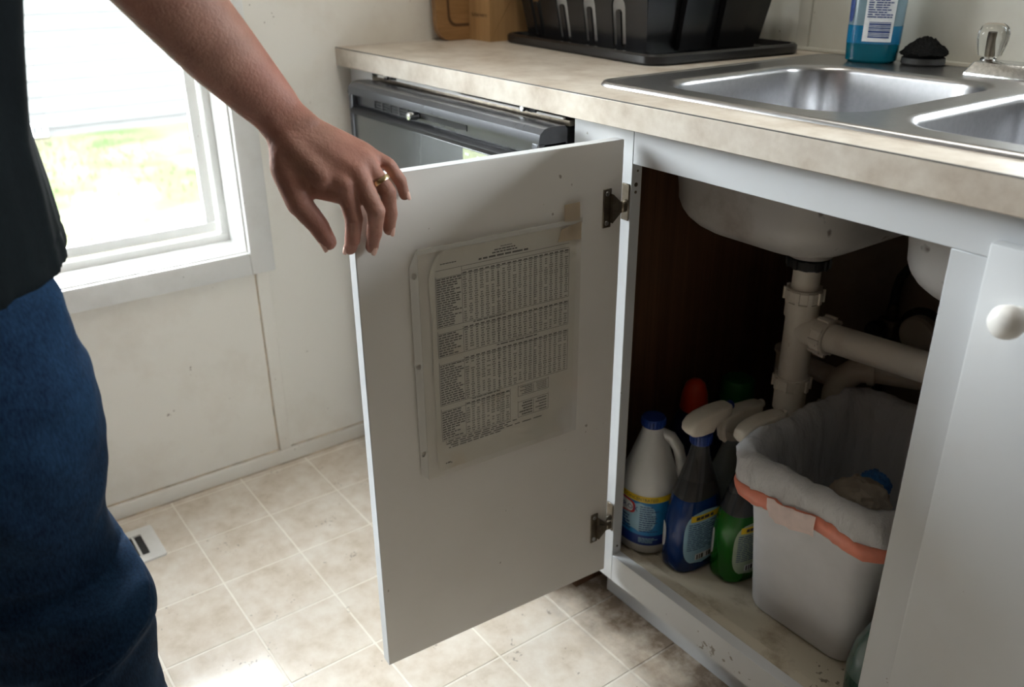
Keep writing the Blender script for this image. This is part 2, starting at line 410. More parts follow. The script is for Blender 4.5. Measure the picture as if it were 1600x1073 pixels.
def quads_mesh(quads, fn, off=0.0, sub=1):
    mb = MB()
    for a, b, c, d in quads:
        for k in range(sub):
            ua = a+(b-a)*k/sub; ub = a+(b-a)*(k+1)/sub
            mb.add([fn(ua, c, off), fn(ub, c, off), fn(ub, d, off), fn(ua, d, off)], [(0, 1, 2, 3)])
    return mb

# ================================================================== THE ROOM
XR, YF, ZC, YB = 4.4, -3.0, 2.25, .645
fl = MB().box(-.05, XR, YF, YB+.05, -.06, -.0006).obj('floor', 'grout', smooth=False); struct(fl)
TS, TA, TB = .1524, .1782, -.4981
tile_mesh = {}
def tile(x0, x1, y0, y1):
    key = (round(x1-x0, 4), round(y1-y0, 4))
    if key not in tile_mesh:
        o = MB().box(-key[0]/2, key[0]/2, -key[1]/2, key[1]/2, -.004, 0, .0006, 1).obj('tile', 'tile', smooth=False); tile_mesh[key] = o.data
        o.parent = fl
    else:
        o = bpy.data.objects.new('tile', tile_mesh[key]); COL.objects.link(o); o.parent = fl
    o.location = ((x0+x1)/2, (y0+y1)/2, 0)
G = .0019
for i in range(-2, 11):
    for j in range(-8, 4):
        x0, x1 = TA+TS*i+G, TA+TS*(i+1)-G; y0, y1 = TB+TS*j+G, TB+TS*(j+1)-G
        x0 = max(x0, .001)
        if x1-x0 > .015: tile(x0, x1, y0, y1)
def wall(name, outer, holes, fn, t, mat):
    return struct(MB().plate(outer, holes, fn, 0, t).obj(name, mat, smooth=False))
rect = lambda a, b, c, d: [(a, c), (b, c), (b, d), (a, d)]
wall('wall_left', rect(YF-.1, YB+.1, -.05, ZC), [rect(*WIN1)], lambda u, v, t: (-t, u, v), .10, 'wall')
wall('wall_back', rect(-.0, XR, -.05, ZC), [rect(*WIN2)], lambda u, v, t: (u, YB+t, v), .10, 'backwall')
wall('wall_front', rect(-.0, XR, -.05, ZC), [], lambda u, v, t: (u, YF-t, v), .10, 'panelling')
struct(MB().box(XR, XR+.1, YF-.1, YB+.1, -.05, ZC).obj('wall_right', 'panelling', smooth=False))
struct(MB().box(-.1, XR+.1, YF-.1, YB+.1, ZC, ZC+.08).obj('ceiling', 'ceiling', smooth=False))
struct(MB().box(0, .009, YF, -.003, .0005, .034, .003).obj('baseboard_left', 'wall'))
def batten(n, x0, x1, y0, y1, z0, z1, mat='wall'):
    struct(MB().box(x0, x1, y0, y1, z0, z1, .0015, 1).obj('trim_%d' % n, mat))
batten(1, 0, .008, -.2475, -.2205, .034, .462)
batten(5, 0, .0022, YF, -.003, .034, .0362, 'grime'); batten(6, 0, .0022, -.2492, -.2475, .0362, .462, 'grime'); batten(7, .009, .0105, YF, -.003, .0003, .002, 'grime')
batten(2, 0, .005, -2.60, -2.57, .034, ZC)
batten(3, .604, .632, YB-.005, YB, .892, 1.9, 'backwall')
batten(4, .0, XR, YB-.007, YB, .892, .899, 'backwall')

# window in view
w1 = tag(bpy.data.objects.new('window_1', None), 'white framed window beside the standing man, yard and siding outside'); COL.objects.link(w1); w1.location = (0, WIN1[1], WIN1[2]); struct(w1)
y0, y1, z0, z1 = WIN1
cw = .05
for nm, a in (('casing', (y1, y1+cw, z0-cw+.003, z1+cw)), ('casing', (y0-cw, y1, z0-cw+.003, z0)), ('casing', (y0-cw, y0, z0, z1+cw)), ('casing', (y0, y1, z1, z1+cw))):
    MB().box(0, .014, a[0], a[1], a[2], a[3], .003).obj(nm, 'trim', w1)
MB().box(-.092, .0005, y1-.004, y1-.0002, z0, z1).obj('jamb', 'trim', w1, smooth=False)
MB().box(-.092, .004, y0, y1, z0-.004, z0+.003, .001).obj('sill', 'trim', w1)
def sash(par, x0, x1, yy0, yy1, zz0, zz1, w):
    for a in ((yy0, yy1, zz0, zz0+w), (yy0, yy1, zz1-w, zz1), (yy0, yy0+w, zz0+w, zz1-w), (yy1-w, yy1, zz0+w, zz1-w)):
        MB().box(x0, x1, *a, .0015, 1).obj('sash', 'trim', par)
sash(w1, -.108, -.088, y0, y1, z0, z1, .0195)
sash(w1, -.126, -.110, y0+.019, y1-.019, z0+.019, z1-.019, .022)
MB().box(-.120, -.117, y0+.04, y1-.04, z0+.04, z1-.04).obj('pane', 'glass', w1, smooth=False)
# the window over the sink, out of frame
for nm, W, yy, s in (('window_2', WIN2, YB, 1),):
    w = bpy.data.objects.new(nm, None); COL.objects.link(w); w.location = (W[0], yy, W[2]); struct(w)
    w['label'] = 'white framed window above the sink'
    for a in ((W[0], W[1], W[2], W[2]+.04), (W[0], W[1], W[3]-.04, W[3]), (W[0], W[0]+.04, W[2]+.04, W[3]-.04), (W[1]-.04, W[1], W[2]+.04, W[3]-.04)):
        MB().box(a[0], a[1], min(yy+s*.03, yy+s*.07), max(yy+s*.03, yy+s*.07), a[2], a[3], .002, 1).obj('frame', 'trim', w)
    MB().box(W[0]+.04, W[1]-.04, yy+s*.048-.0015, yy+s*.048+.0015, W[2]+.04, W[3]-.04).obj('pane', 'glass', w, smooth=False)

# ------------------------------------------------------------------ unseen ceiling light, added to brighten floor, wall and counter
cl = thing('added_ceiling_light', (.80, -.17, ZC-.10), 'added unseen fluorescent ceiling light brightening the kitchen floor and counter', 'lamp')
MB().box(.36, 1.24, -.33, -.01, ZC-.045, ZC-.0005, .004).obj('housing', 'whitep', cl)
mdf, ntd, bd_ = new_mat('lit_diffuser'); setp(bd_, color=(.8, .8, .78)); bd_.inputs['Emission Color'].default_value = (1.0, .95, .86, 1); bd_.inputs['Emission Strength'].default_value = 9.5
MB().loft([[(p[0], p[1], z) for p in rr(.80, -.17, .42-i, .14-i, .02, 4)] for i, z in ((0, ZC-.0455), (0, ZC-.075), (.012, ZC-.092), (.03, ZC-.096))]).obj('diffuser', mdf, cl)

# ------------------------------------------------------------------ outdoors
GZ = -.68; HX = -8.2
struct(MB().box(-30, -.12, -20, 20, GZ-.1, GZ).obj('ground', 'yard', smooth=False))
hs = thing('house', (HX, 1.5, GZ), 'neighbouring house with white horizontal siding seen through the window', 'house')
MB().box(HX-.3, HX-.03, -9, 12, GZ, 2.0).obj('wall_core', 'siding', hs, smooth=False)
MB().loft([[(x, y, z) for x, z in ((HX+.25, 1.98), (HX+.25, 2.06), (HX-2.2, 2.75), (HX-4.6, 2.06), (HX-4.6, 1.98))] for y in (-9.2, 12.2)]).obj('roof', 'vent_dark', hs, smooth=False)
PW = .152
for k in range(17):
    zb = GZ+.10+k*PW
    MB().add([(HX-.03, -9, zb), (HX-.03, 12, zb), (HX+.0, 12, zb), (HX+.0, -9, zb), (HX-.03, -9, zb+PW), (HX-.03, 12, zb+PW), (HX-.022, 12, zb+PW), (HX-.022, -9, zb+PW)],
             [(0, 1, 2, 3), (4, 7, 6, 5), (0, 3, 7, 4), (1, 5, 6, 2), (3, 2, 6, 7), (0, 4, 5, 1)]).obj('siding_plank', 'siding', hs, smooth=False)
fv = MB().box(HX-.02, HX+.03, .32, .66, GZ+.03, GZ+.15).obj('foundation_vent', 'trim', hs, smooth=False)
for k in range(5): MB().box(HX+.03, HX+.034, .34+k*.062, .39+k*.062, GZ+.045, GZ+.135).obj('vent_opening', 'vent_dark', fv, smooth=False)
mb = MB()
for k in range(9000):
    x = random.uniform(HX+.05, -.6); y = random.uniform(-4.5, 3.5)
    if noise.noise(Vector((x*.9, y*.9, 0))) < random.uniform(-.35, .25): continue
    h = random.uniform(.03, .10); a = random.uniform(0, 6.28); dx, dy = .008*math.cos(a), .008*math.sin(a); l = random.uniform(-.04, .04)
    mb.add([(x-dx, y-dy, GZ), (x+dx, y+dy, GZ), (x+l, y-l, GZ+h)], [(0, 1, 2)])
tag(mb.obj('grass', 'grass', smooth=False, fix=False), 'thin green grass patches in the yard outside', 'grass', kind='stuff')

# ------------------------------------------------------------------ floor register
fv = thing('floor_register', (.127, -.69, 0), 'white metal floor register in the tiled floor by the wall', 'vent')
X0, X1, Y0, Y1 = .068, .184, -.83, -.557
MB().plate(rr((X0+X1)/2, (Y0+Y1)/2, (X1-X0)/2, (Y1-Y0)/2, .006, 3), [rect(X0+.022, X1-.022, Y0+.026, Y1-.026)], lambda u, v, t: (u, v, t), .0003, .0045).obj('frame', 'whitep', fv)
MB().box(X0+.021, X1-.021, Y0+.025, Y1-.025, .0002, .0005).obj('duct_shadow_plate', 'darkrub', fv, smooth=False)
for k in range(17):
    yy = Y0+.030+k*.0124
    MB().add([(X0+.022, yy, .0043), (X1-.022, yy, .0043), (X1-.022, yy+.0016, .0043), (X0+.022, yy+.0016, .0043), (X0+.022, yy+.004, .0006), (X1-.022, yy+.004, .0006), (X1-.022, yy+.0056, .0006), (X0+.022, yy+.0056, .0006)],
             [(0, 1, 2, 3), (7, 6, 5, 4), (0, 4, 5, 1), (2, 6, 7, 3), (1, 5, 6, 2), (0, 3, 7, 4)]).obj('slat', 'whitep', fv, smooth=False)

# ================================================================== COUNTER
HC = .892; CB = .860; CY0 = -.025; CX1 = 1.74
wt = thing('countertop', (0.9, .3, CB), 'beige mottled laminate countertop running from window wall past the sink', 'countertop')
SK = (.70, 1.538, .043, .602)         # sink outer x0 x1 y0 y1
MB().plate(rect(.001, CX1, CY0+.003, YB-.0005), [rr((SK[0]+SK[1])/2, (SK[2]+SK[3])/2, (SK[1]-SK[0])/2-.02, (SK[3]-SK[2])/2-.02, .03, 4)], lambda u, v, t: (u, v, t), CB, HC).obj('slab', 'counter', wt, smooth=False)
MB().box(.001, CX1, CY0, CY0+.0028, CB-.003, HC-.0012, .0008, 1).obj('front_edge_strip', 'counter', wt)
MB().box(.001, CX1, CY0+.0006, CY0+.0034, HC-.0014, HC-.0002).obj('edge_seam', 'ink', wt, smooth=False)

# ------------------------------------------------------------------ sink
sk = thing('kitchen_sink', (1.1, .32, HC), 'double bowl stainless steel sink set into the beige countertop', 'sink')
DZ = HC+.0045
B1 = (.932, .283, .168, .195); B2 = (1.305, .283, .168, .195)    # bowls: cx cy hx hy
deck = MB()
oc = ((SK[0]+SK[1])/2, (SK[2]+SK[3])/2, (SK[1]-SK[0])/2, (SK[3]-SK[2])/2)
N = 8
def rloop(b, inset, z, r): return [(p[0], p[1], z) for p in rr(b[0], b[1], b[2]-inset, b[3]-inset, r, N)]
outer = rr(oc[0], oc[1], oc[2]-.011, oc[3]-.011, .028, N)
bm = bmesh.new(); ed = []
for lp in (outer, rr(*B1, .075, N), rr(*B2, .075, N)):
    vs = [bm.verts.new((p[0], p[1], DZ)) for p in lp]
    for i in range(len(vs)): ed.append(bm.edges.new((vs[i], vs[(i+1) % len(vs)])))
bmesh.ops.triangle_fill(bm, use_beauty=True, edges=ed, normal=(0, 0, 1)); deck.bm(bm)
deck.loft([rloop(oc, .011, DZ, .028), rloop(oc, .008, DZ+.0016, .03), rloop(oc, .004, DZ+.0012, .034), rloop(oc, .001, DZ-.002, .037), rloop(oc, 0, HC+.0002, .038)], False, False)
deck.obj('deck', 'steel', sk, angle=50)
def bowl_rings(b, off):
    rings = []
    for k in range(6):
        a = math.pi/2*k/5; rings.append(rloop(b, .010*math.sin(a)-off, DZ-.010*(1-math.cos(a)) , .075))
    rings.append(rloop(b, .014-off, DZ-.06, .075)); rings.append(rloop(b, .022-off, DZ-.150, .078))
    for k in range(1, 8):
        a = math.pi/2*k/7; rings.append(rloop(b, .022+.062*(1-math.cos(a))-off*math.cos(a), DZ-.150-.062*math.sin(a)-off*math.sin(a), .078-.02*k/7))
    rings.append(rloop(b, .118, DZ-.2135-off, .05)); rings.append([(p[0], p[1], DZ-.216-off) for p in rr(b[0], b[1], .046, .046, .046, N)])
    return rings
for b in (B1, B2):
    MB().loft(bowl_rings(b, 0), False, False).obj('bowl', 'steel', sk, angle=60)
    MB().loft(bowl_rings(b, .0018)[3:], False, False).obj('bowl_underside', 'steel_under', sk, angle=60)
    c = (b[0], b[1], DZ-.218)
    MB().lathe([(.046, .002), (.044, .0005), (.040, -.004), (.030, -.006), (.001, -.006)], c, 28).obj('strainer', 'chrome', sk)
# faucet
fc = thing('kitchen_faucet', (1.12, .555, DZ), 'pitted chrome faucet with clear acrylic knobs behind the sink', 'faucet')
mb = MB()
def fring(i, z): return [(p[0], p[1], z) for p in rr(1.118, .5525, .123-i, .030-i, .005, 3)]
mb.loft([fring(0, DZ+.0002), fring(.0005, DZ+.004), fring(.009, DZ+.0185), fring(.012, DZ+.020)]).obj('base_plate', 'chrome', fc, angle=25)
for x in (1.013, 1.223):
    kb = MB(); n = 48; rings = []
    for r, z, fl_ in ((.0115, 0, 0), (.0165, .002, .3), (.0195, .012, 1), (.0225, .026, 1), (.0225, .034, 1), (.019, .043, .6), (.012, .0475, .2), (.001, .048, 0)):
        rings.append([((r*(1-.06*fl_*(0.5+0.5*math.cos(12*2*math.pi*i/n))))*math.cos(2*math.pi*i/n)+x, (r*(1-.06*fl_*(0.5+0.5*math.cos(12*2*math.pi*i/n))))*math.sin(2*math.pi*i/n)+.560, DZ+.0245+z) for i in range(n)])
    kb.loft(rings); ko = kb.obj('knob', 'acrylic', fc)
    MB().lathe([(.012, .0195), (.012, .022), (.0085, .0245), (.0085, .0255), (.001, .0255)], (x, .560, DZ), 20).obj('collar', 'chrome', ko)
    MB().lathe([(.0045, .0265), (.0045, .058), (.001, .0585)], (x, .560, DZ), 12).obj('stem', 'bronze', ko)
MB().tube([(1.118, .553, DZ+.019), (1.118, .553, DZ+.09), (1.14, .535, DZ+.15), (1.20, .48, DZ+.175), (1.26, .42, DZ+.165), (1.275, .405, DZ+.145)], [.016, .014, .012, .0115, .0115, .011], 14).obj('spout', 'chrome', fc)

# ------------------------------------------------------------------ dish soap on the sink deck
def sup(c, a, b, n, z, N_=40, rot=0):
    out = []
    for i in range(N_):
        t = 2*math.pi*i/N_; ct, st = math.cos(t), math.sin(t)
        x = a*math.copysign(abs(ct)**(2/n), ct); y = b*math.copysign(abs(st)**(2/n), st)
        out.append((c[0]+x*math.cos(rot)-y*math.sin(rot), c[1]+x*math.sin(rot)+y*math.cos(rot), z))
    return out
def prof_at(prof, z):
    for p, q in zip(prof, prof[1:]):
        if p[0] <= z <= q[0]:
            t = (z-p[0])/max(q[0]-p[0], 1e-6); return [p[k]+(q[k]-p[k])*t for k in (1, 2, 3)]
    return prof[-1][1:4]
class Bottle:
    """upright bottle from a profile of (height, half width x, half width y, squareness)"""
    def __init__(s, c, prof, rot=0): s.c = c; s.prof = prof; s.rot = rot
    def rings(s, z0, z1, off=0):
        zs = [z0]+[p[0] for p in s.prof if z0 < p[0] < z1]+[z1]; out = []
        for z in zs:
            a, b, n = prof_at(s.prof, z); out.append(sup(s.c, a+off, b+off, n, s.c[2]+z, 40, s.rot))
        return out
    def part(s, name, mat, par, z0, z1, off=0, caps=(True, True)): return MB().loft(s.rings(z0, z1, off), *caps).obj(name, mat, par)
    def surf(s, ang, z, off=.0006):
        a, b, n = prof_at(s.prof, z); ct, st = math.cos(ang), math.sin(ang)
        x = (a+off)*math.copysign(abs(ct)**(2/n), ct); y = (b+off)*math.copysign(abs(st)**(2/n), st)
        return (s.c[0]+x*math.cos(s.rot)-y*math.sin(s.rot), s.c[1]+x*math.sin(s.rot)+y*math.cos(s.rot), s.c[2]+z)
    def patch(s, name, mat, par, a0, a1, z0, z1, off=.0006, shape='rect', na=14, nz=14):
        mb = MB(); V = []; F = []
        for i in range(nz+1):
            for j in range(na+1):
                u = -1+2*j/na; v = -1+2*i/nz
                if shape == 'oval': w = (1-abs(v)**3.2)**(1/2.2); u = u*w
                V.append(s.surf((a0+a1)/2+u*(a1-a0)/2, (z0+z1)/2+v*(z1-z0)/2, off))
        for i in range(nz):
            for j in range(na): F.append((i*(na+1)+j, i*(na+1)+j+1, (i+1)*(na+1)+j+1, (i+1)*(na+1)+j))
        return mb.add(V, F).obj(name, mat, par, fix=False)
    def ink(s, name, mat, par, quads, off=.0011): return quads_mesh(quads, lambda u, v, o: s.surf(u, v, o), off, 2).obj(name, mat, par, smooth=False, fix=False)

sp = thing('dish_soap_bottle', (.822, .553, DZ), 'translucent blue dish soap bottle on the sink deck', 'bottle')
B = Bottle((.822, .553, DZ+.0002), [(0, .036, .023, 2.6), (.004, .040, .027, 2.8), (.03, .0415, .028, 2.8), (.10, .043, .028, 2.8), (.15, .042, .027, 2.6), (.185, .030, .022, 2.2), (.20, .014, .014, 2), (.215, .013, .013, 2)], R(20))
B.part('liquid', 'teal_liq', sp, 0, .030); B.part('sleeve', 'soap_sleeve', sp, .0302, .058, .0003); B.part('upper_bottle', 'soap_clear', sp, .0582, .215)
MB().lathe([(.015, .216), (.015, .235), (.008, .238), (.006, .25), (.001, .25)], (B.c[0], B.c[1], B.c[2]), 20).obj('cap', 'bluecap', sp)
a0 = R(-112); pn = B.patch('barcode_panel', 'inkwhite', sp, R(-100), R(-48), .034, .112, .0010)
q = []; z = .040
for w in (.0022, .0012, .0012, .003, .001, .002, .0012, .0026, .001): q.append((R(-92), R(-56), z, z+w)); z += w+.0011
B.ink('barcode', 'inkblue', sp, q, .0016)
B.ink('small_print', 'inkblue', sp, scribble(R(-96), R(-52), .070, .110, 11, random, .5), .0016)
B.patch('printed_swirl', 'inkblue', sp, R(-150), R(-128), .062, .105, .0010, 'oval')

# scouring pad
sc = thing('scouring_pad', (.896, .585, DZ), 'black crumpled scouring pad on a dark round base beside the faucet', 'sponge')
MB().lathe([(.031, 0), (.034, .003), (.033, .011), (.028, .013), (.001, .013)], (.896, .585, DZ+.0003), 28).obj('base', 'darkrub', sc)
bm = bmesh.new(); bmesh.ops.create_icosphere(bm, subdivisions=5, radius=1)
for v in bm.verts:
    p = v.co.copy(); h = max(0, p.z); rad = .036*(1+.10*noise.noise(p*2.2)+.09*noise.noise(p*6)+.05*noise.noise(p*14))
    v.co = (.896+p.x*rad*(1-.45*h), .585+p.y*rad*(1-.45*h), DZ+.0185+(p.z*.024 if p.z > 0 else p.z*.009)*(1+.2*noise.noise(p*7)))
MB().bm(bm).obj('pad', plain('black_scourer', (.0035, .0035, .0035), .7, 0, .9, 260, 1.0, spec=.12), sc, angle=80)

# ------------------------------------------------------------------ boards and block by the window wall
cb = thing('cutting_board', (.018, .32, HC), 'brown bamboo cutting board with juice groove leaning on the window wall', 'cutting board')
ol = rr(.325, .165, .135, .165, .032, 6)
lean = lambda u, v, t: (.004+t+.028*(1-v/.33), u, HC+.0002+v)
MB().plate(ol, [], lean, 0, .016).obj('board', 'wood_b', cb)
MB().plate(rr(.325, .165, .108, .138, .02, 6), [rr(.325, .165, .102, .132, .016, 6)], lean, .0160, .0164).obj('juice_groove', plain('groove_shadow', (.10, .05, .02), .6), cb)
kbk = thing('knife_block', (.10, .31, HC), 'light wooden knife block with burnt-in lettering beside the dish rack', 'knife block')
fnb = lambda u, v, t: (t, u, HC+.0003+v)
MB().plate([(.268, 0), (.372, 0), (.372, .15), (.268, .235)], [], fnb, .048, .124).obj('block', 'wood_k', kbk, smooth=False)
MB().plate([(.268, .0), (.2682, 0), (.372, .148), (.372, .152)], [], fnb, .1241, .1244).obj('glue_joint', 'wood_b', kbk, smooth=False)
v, f = text_geo('farberware', .0125)
MB().add([(.087+p[0], .2674, HC+.048+p[1]) for p in v], f).obj('lettering', plain('burnt_ink', (.06, .03, .015), .7), kbk, smooth=False, fix=False)
for k in range(3):
    kn = MB().box(.068+k*.02, .080+k*.02, .285, .300, HC+.20, HC+.30, .004).obj('knife_handle', 'blackp', kbk)

# ------------------------------------------------------------------ dish rack
ROT = R(-5.5); RC = Vector((.395, .445, 0))
def rk(u, v, z):   # rack frame -> world
    return (RC.x+u*math.cos(ROT)-v*math.sin(ROT), RC.y+u*math.sin(ROT)+v*math.cos(ROT), HC+z)
tr = thing('drip_tray', (RC.x, RC.y, HC), 'flat glossy black drip tray on the beige countertop', 'tray')
def trring(i, z, r): return [rk(p[0], p[1], z) for p in rr(0, 0, .247-i, .178-i, r, 6)]
MB().loft([trring(.004, .0003, .03), trring(0, .004, .034), trring(0, .015, .034), trring(.004, .0185, .03), trring(.010, .0185, .024), trring(.014, .010, .02)]).obj('tray', 'blackt', tr, angle=30)
ra = thing('dish_rack', (RC.x, RC.y, HC+.01), 'black plastic dish rack with arched slots standing on the drip tray', 'dish rack')
RX, RY, RH, FLARE = .193, .132, .108, .17
def arch(cx, w, v0, v1, n=8): return [(cx+w, v0), (cx+w, v1-w)]+[(cx+w*math.cos(math.pi*i/n), v1-w+w*math.sin(math.pi*i/n)) for i in range(1, n)]+[(cx-w, v1-w), (cx-w, v0)]
MB().loft([[rk(p[0]-.020, p[1], z) for p in rr(0, 0, RX-.001, RY-.001, .012, 4)] for z in (.0108, .0150)]).obj('floor_plate', 'blackp', ra)
for side in range(4):
    L = (RX if side % 2 == 0 else RY)
    def fn(u, v, t, side=side):
        o = FLARE*v+t
        if side == 0: a = (u*(1+FLARE*v/RX*.9), -RY-o)
        elif side == 1: a = (RX+o, u*(1+FLARE*v/RY*.9))
        elif side == 2: a = (-u*(1+FLARE*v/RX*.9), RY+o)
        else: a = (-RX-o, -u*(1+FLARE*v/RY*.9))
        return rk(a[0]-.020, a[1], .015+v)
    cs = {0: [-.143, -.054, .032, .117], 1: [], 2: [-.15, -.09, -.03, .03, .09, .15], 3: [-.09, -.03, .03, .09]}[side]
    MB().plate(rect(-L, L, 0, RH), [arch(c, .0185, .004, .088) for c in cs], fn, -.003, 0).obj('side_wall', 'blackp', ra, angle=30)
    for c in cs: MB().plate(arch(c, .0065, .0035, .066), [], fn, -.003, .0012).obj('slot_tongue', 'blackp', ra)
    MB().plate(rect(-L-.03, L+.03, RH, RH+.012), [], fn, -.006, .004).obj('rim', 'blackp', ra)
for k, vv in enumerate((-.06, .03)):   # ribs of the cutlery end
    MB().plate(rect(vv-.012, vv+.045, .0, RH), [], lambda u, v, t: rk(RX-.02+FLARE*v*1.05+t, u, .015+v), .001, .014).obj('cutlery_pocket', 'blackp', ra)
for k, (u, v, l) in enumerate((( -.122, -.086, 'white ceramic mug showing through the dish rack slots, nearest the knife block'), (-.037, -.086, 'white ceramic mug showing through the middle slots of the dish rack'), (.048, -.086, 'white ceramic mug behind the last slot of the dish rack'))):
    c = rk(u, v, .0155); mg = thing('mug', c, l, 'mug', 'mugs in the dish rack')
    MB().lathe([(.024, 0), (.028, .002), (.0315, .02), (.033, .085), (.0315, .085), (.030, .02), (.026, .006), (.001, .005)], c, 28).obj('cup', 'ceramic', mg)
    MB().tube([(c[0]+.02, c[1]+.028, c[2]+.07), (c[0]+.028, c[1]+.046, c[2]+.066), (c[0]+.03, c[1]+.052, c[2]+.045), (c[0]+.026, c[1]+.045, c[2]+.025), (c[0]+.018, c[1]+.026, c[2]+.02)], .004, 10).obj('handle', 'ceramic', mg)

# ================================================================== DISHWASHER
dw = thing('dishwasher', (.416, .25, 0), 'dark grey built-in dishwasher between window wall and sink cabinet', 'dishwasher')
DX0, DX1, DY = .119, .714, -.062
MB().box(DX0+.008, DX1-.008, -.006, .58, .10, .835).obj('tub', 'dwblack', dw, smooth=False)
bar = []
for yb_, zb_ in ((-.010, .8), (-.010, .836), (-.014, .841), (-.040, .8425), (-.052, .840), (-.060, .833), (DY, .824), (DY, .8195), (-.052, .8195), (-.052, .8)): bar.append((yb_, zb_))
MB().loft([[(x, p[0], p[1]) for p in bar] for x in (DX0, DX0+.002, DX1-.002, DX1)]).obj('top_bar', 'dwgrey', dw, angle=25)
MB().box(DX1-.018, DX1, DY, -.010, .10, .8195, .002).obj('side_cheek', 'dwgrey', dw); MB().box(DX0, DX0+.016, DY, -.010, .10, .8195, .002).obj('side_cheek', 'dwgrey', dw)
MB().box(DX0+.016, DX1-.018, -.050, -.02, .795, .82).obj('recess_back', 'dwgrey', dw, smooth=False)
MB().box(DX0+.016, DX0+.07, -.0515, -.049, .799, .8185).obj('recess_end', 'dwblack', dw, smooth=False)
gr = MB().box(.205, .357, -.0525, -.049, .8005, .8185).obj('vent_grille', 'dwblack', dw, smooth=False)
for k in range(5): MB().box(.206+k*.0302+.001, .206+k*.0302+.005, -.0545, -.0525, .801, .818).obj('grille_bar', 'dwgrey', gr, smooth=False)
for k in range(4): MB().box(.206, .356, -.0540, -.0525, .8015+k*.0050, .8032+k*.0050).obj('grille_bar', 'dwgrey', gr, smooth=False)
MB().box(.372, .515, -.0530, -.049, .8065, .816).obj('latch_slot', 'dwblack', dw, smooth=False)
MB().lathe([(.001, -.074), (.006, -.073), (.0068, -.070), (.0068, -.052), (.001, -.052)], (.364, 0, .811), 18, 'y').obj('latch_knob', 'chrome', dw)
lip = [(-.05, .798), (-.062, .797), (-.068, .792), (-.067, .786), (-.060, .783), (-.05, .783)]
MB().loft([[(x, p[0], p[1]) for p in lip] for x in (DX0+.016, DX1-.018)]).obj('lip', 'dwblack', dw)
MB().box(DX0+.016, DX1-.018, -.060, -.02, .14, .783, .001).obj('front_panel', 'dwpanel', dw)
cp = MB().box(.515, .70, -.0615, -.06, .742, .7815, .0005).obj('control_panel', 'ctl', dw)
for a in ((.522, .533), (.556, .562), (.59, .60), (.63, .645)): MB().box(a[0], a[1], -.0622, -.0615, .772, .7755).obj('button_legend', 'inkwhite', cp, smooth=False)
MB().box(DX0+.02, DX1-.02, -.03, -.01, .012, .135).obj('kick_plate', 'dwblack', dw, smooth=False)
for x in (DX0+.04, DX1-.02): MB().lathe([(.012, .0003), (.012, .01), (.006, .012), (.006, .1), (.001, .1)], (x, .02, 0), 12).obj('leveling_foot', 'dwblack', dw)
MB().box(.105+.006, .712, -.004, .012, .838, .8465, .001).obj('mounting_strip', 'bronze', dw)
MB().loft([[(x, y, z) for y, z in ((-.007, zz), (-.003, zz), (-.003, zz+h), (-.007, zz+h))] for x, zz, h in ((.14, .8468, .004), (.26, .8468, .008), (.40, .8468, .0075), (.43, .8468, .003), (.70, .8468, .0028))]).obj('bent_strip', 'whitep', dw, angle=20)
for x in (.185, .610):
    MB().lathe([(.001, -.016), (.0055, -.015), (.006, -.010), (.004, -.009), (.004, .004), (.001, .004)], (x, 0, .8525), 12, 'y').obj('mounting_screw', 'chrome', dw)
    MB().box(x+.006, x+.028, -.008, .006, .847, .8595, .002).obj('bracket', 'dwblack', dw)
# filler panel left of the dishwasher
fp = thing('filler_panel', (.05, .01, 0), 'narrow white filler panel between dishwasher and window wall', 'panel')
MB().box(.0105, .105, .0, .018, .0003, CB-.0005, .001, 1).obj('panel', 'cab', fp); MB().box(.103, .1055, .0185, .06, .0003, CB-.001).obj('cleat', 'cabin', fp, smooth=False)

# ================================================================== SINK CABINET
XS0, XS1, XO, XCE = .718, .841, 1.291, 1.70
ZR, ZF, ZB = .807, .151, .0996
cab = thing('sink_cabinet', (1.2, .3, 0), 'white sink base cabinet with its door held open on a dark cluttered inside', 'cabinet')
MB().box(XS0, XS1, 0, .019, ZB, CB-.0035, .0006, 1).obj('stile', 'cab', cab)
MB().box(XS1+.0006, XCE, 0, .019, ZR, CB-.0035, .0006, 1).obj('top_rail', 'cab', cab)
MB().box(XS1+.0004, XCE, 0, .019, ZB, ZF, .0006, 1).obj('bottom_rail', 'cab', cab)
MB().box(XO, 1.348, 0, .019, ZF+.0003, ZR-.0006, .0006, 1).obj('center_stile', 'cab', cab)
MB().box(1.64, XCE, 0, .019, ZF+.0003, ZR-.0006, .0006, 1).obj('stile', 'cab', cab)
MB().box(.768, XCE, .061, .073, .0003, ZB+.03, .0006, 1).obj('toe_kick', 'cab', cab)
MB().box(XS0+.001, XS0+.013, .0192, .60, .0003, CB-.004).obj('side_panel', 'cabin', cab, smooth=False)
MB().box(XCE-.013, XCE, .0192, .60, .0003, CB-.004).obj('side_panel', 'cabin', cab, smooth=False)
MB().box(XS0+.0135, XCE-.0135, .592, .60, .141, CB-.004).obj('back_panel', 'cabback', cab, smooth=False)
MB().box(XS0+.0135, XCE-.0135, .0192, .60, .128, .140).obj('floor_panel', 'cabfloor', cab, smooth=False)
MB().box(XS1+.001, XO-.001, .0195, .042, .1402, .1485, .002, 1).obj('floor_cleat', 'cabfloor', cab)
for yy, zz, r in ((.0105, .796, .0016), (.0085, .777, .0030), (.0085, .7665, .0022), (.010, .166, .002)):
    MB().lathe([(r, 0), (r, .0006), (r*.2, .0007)], (XS1, yy, zz), 12, 'x').obj('screw_hole', 'bronze', cab)
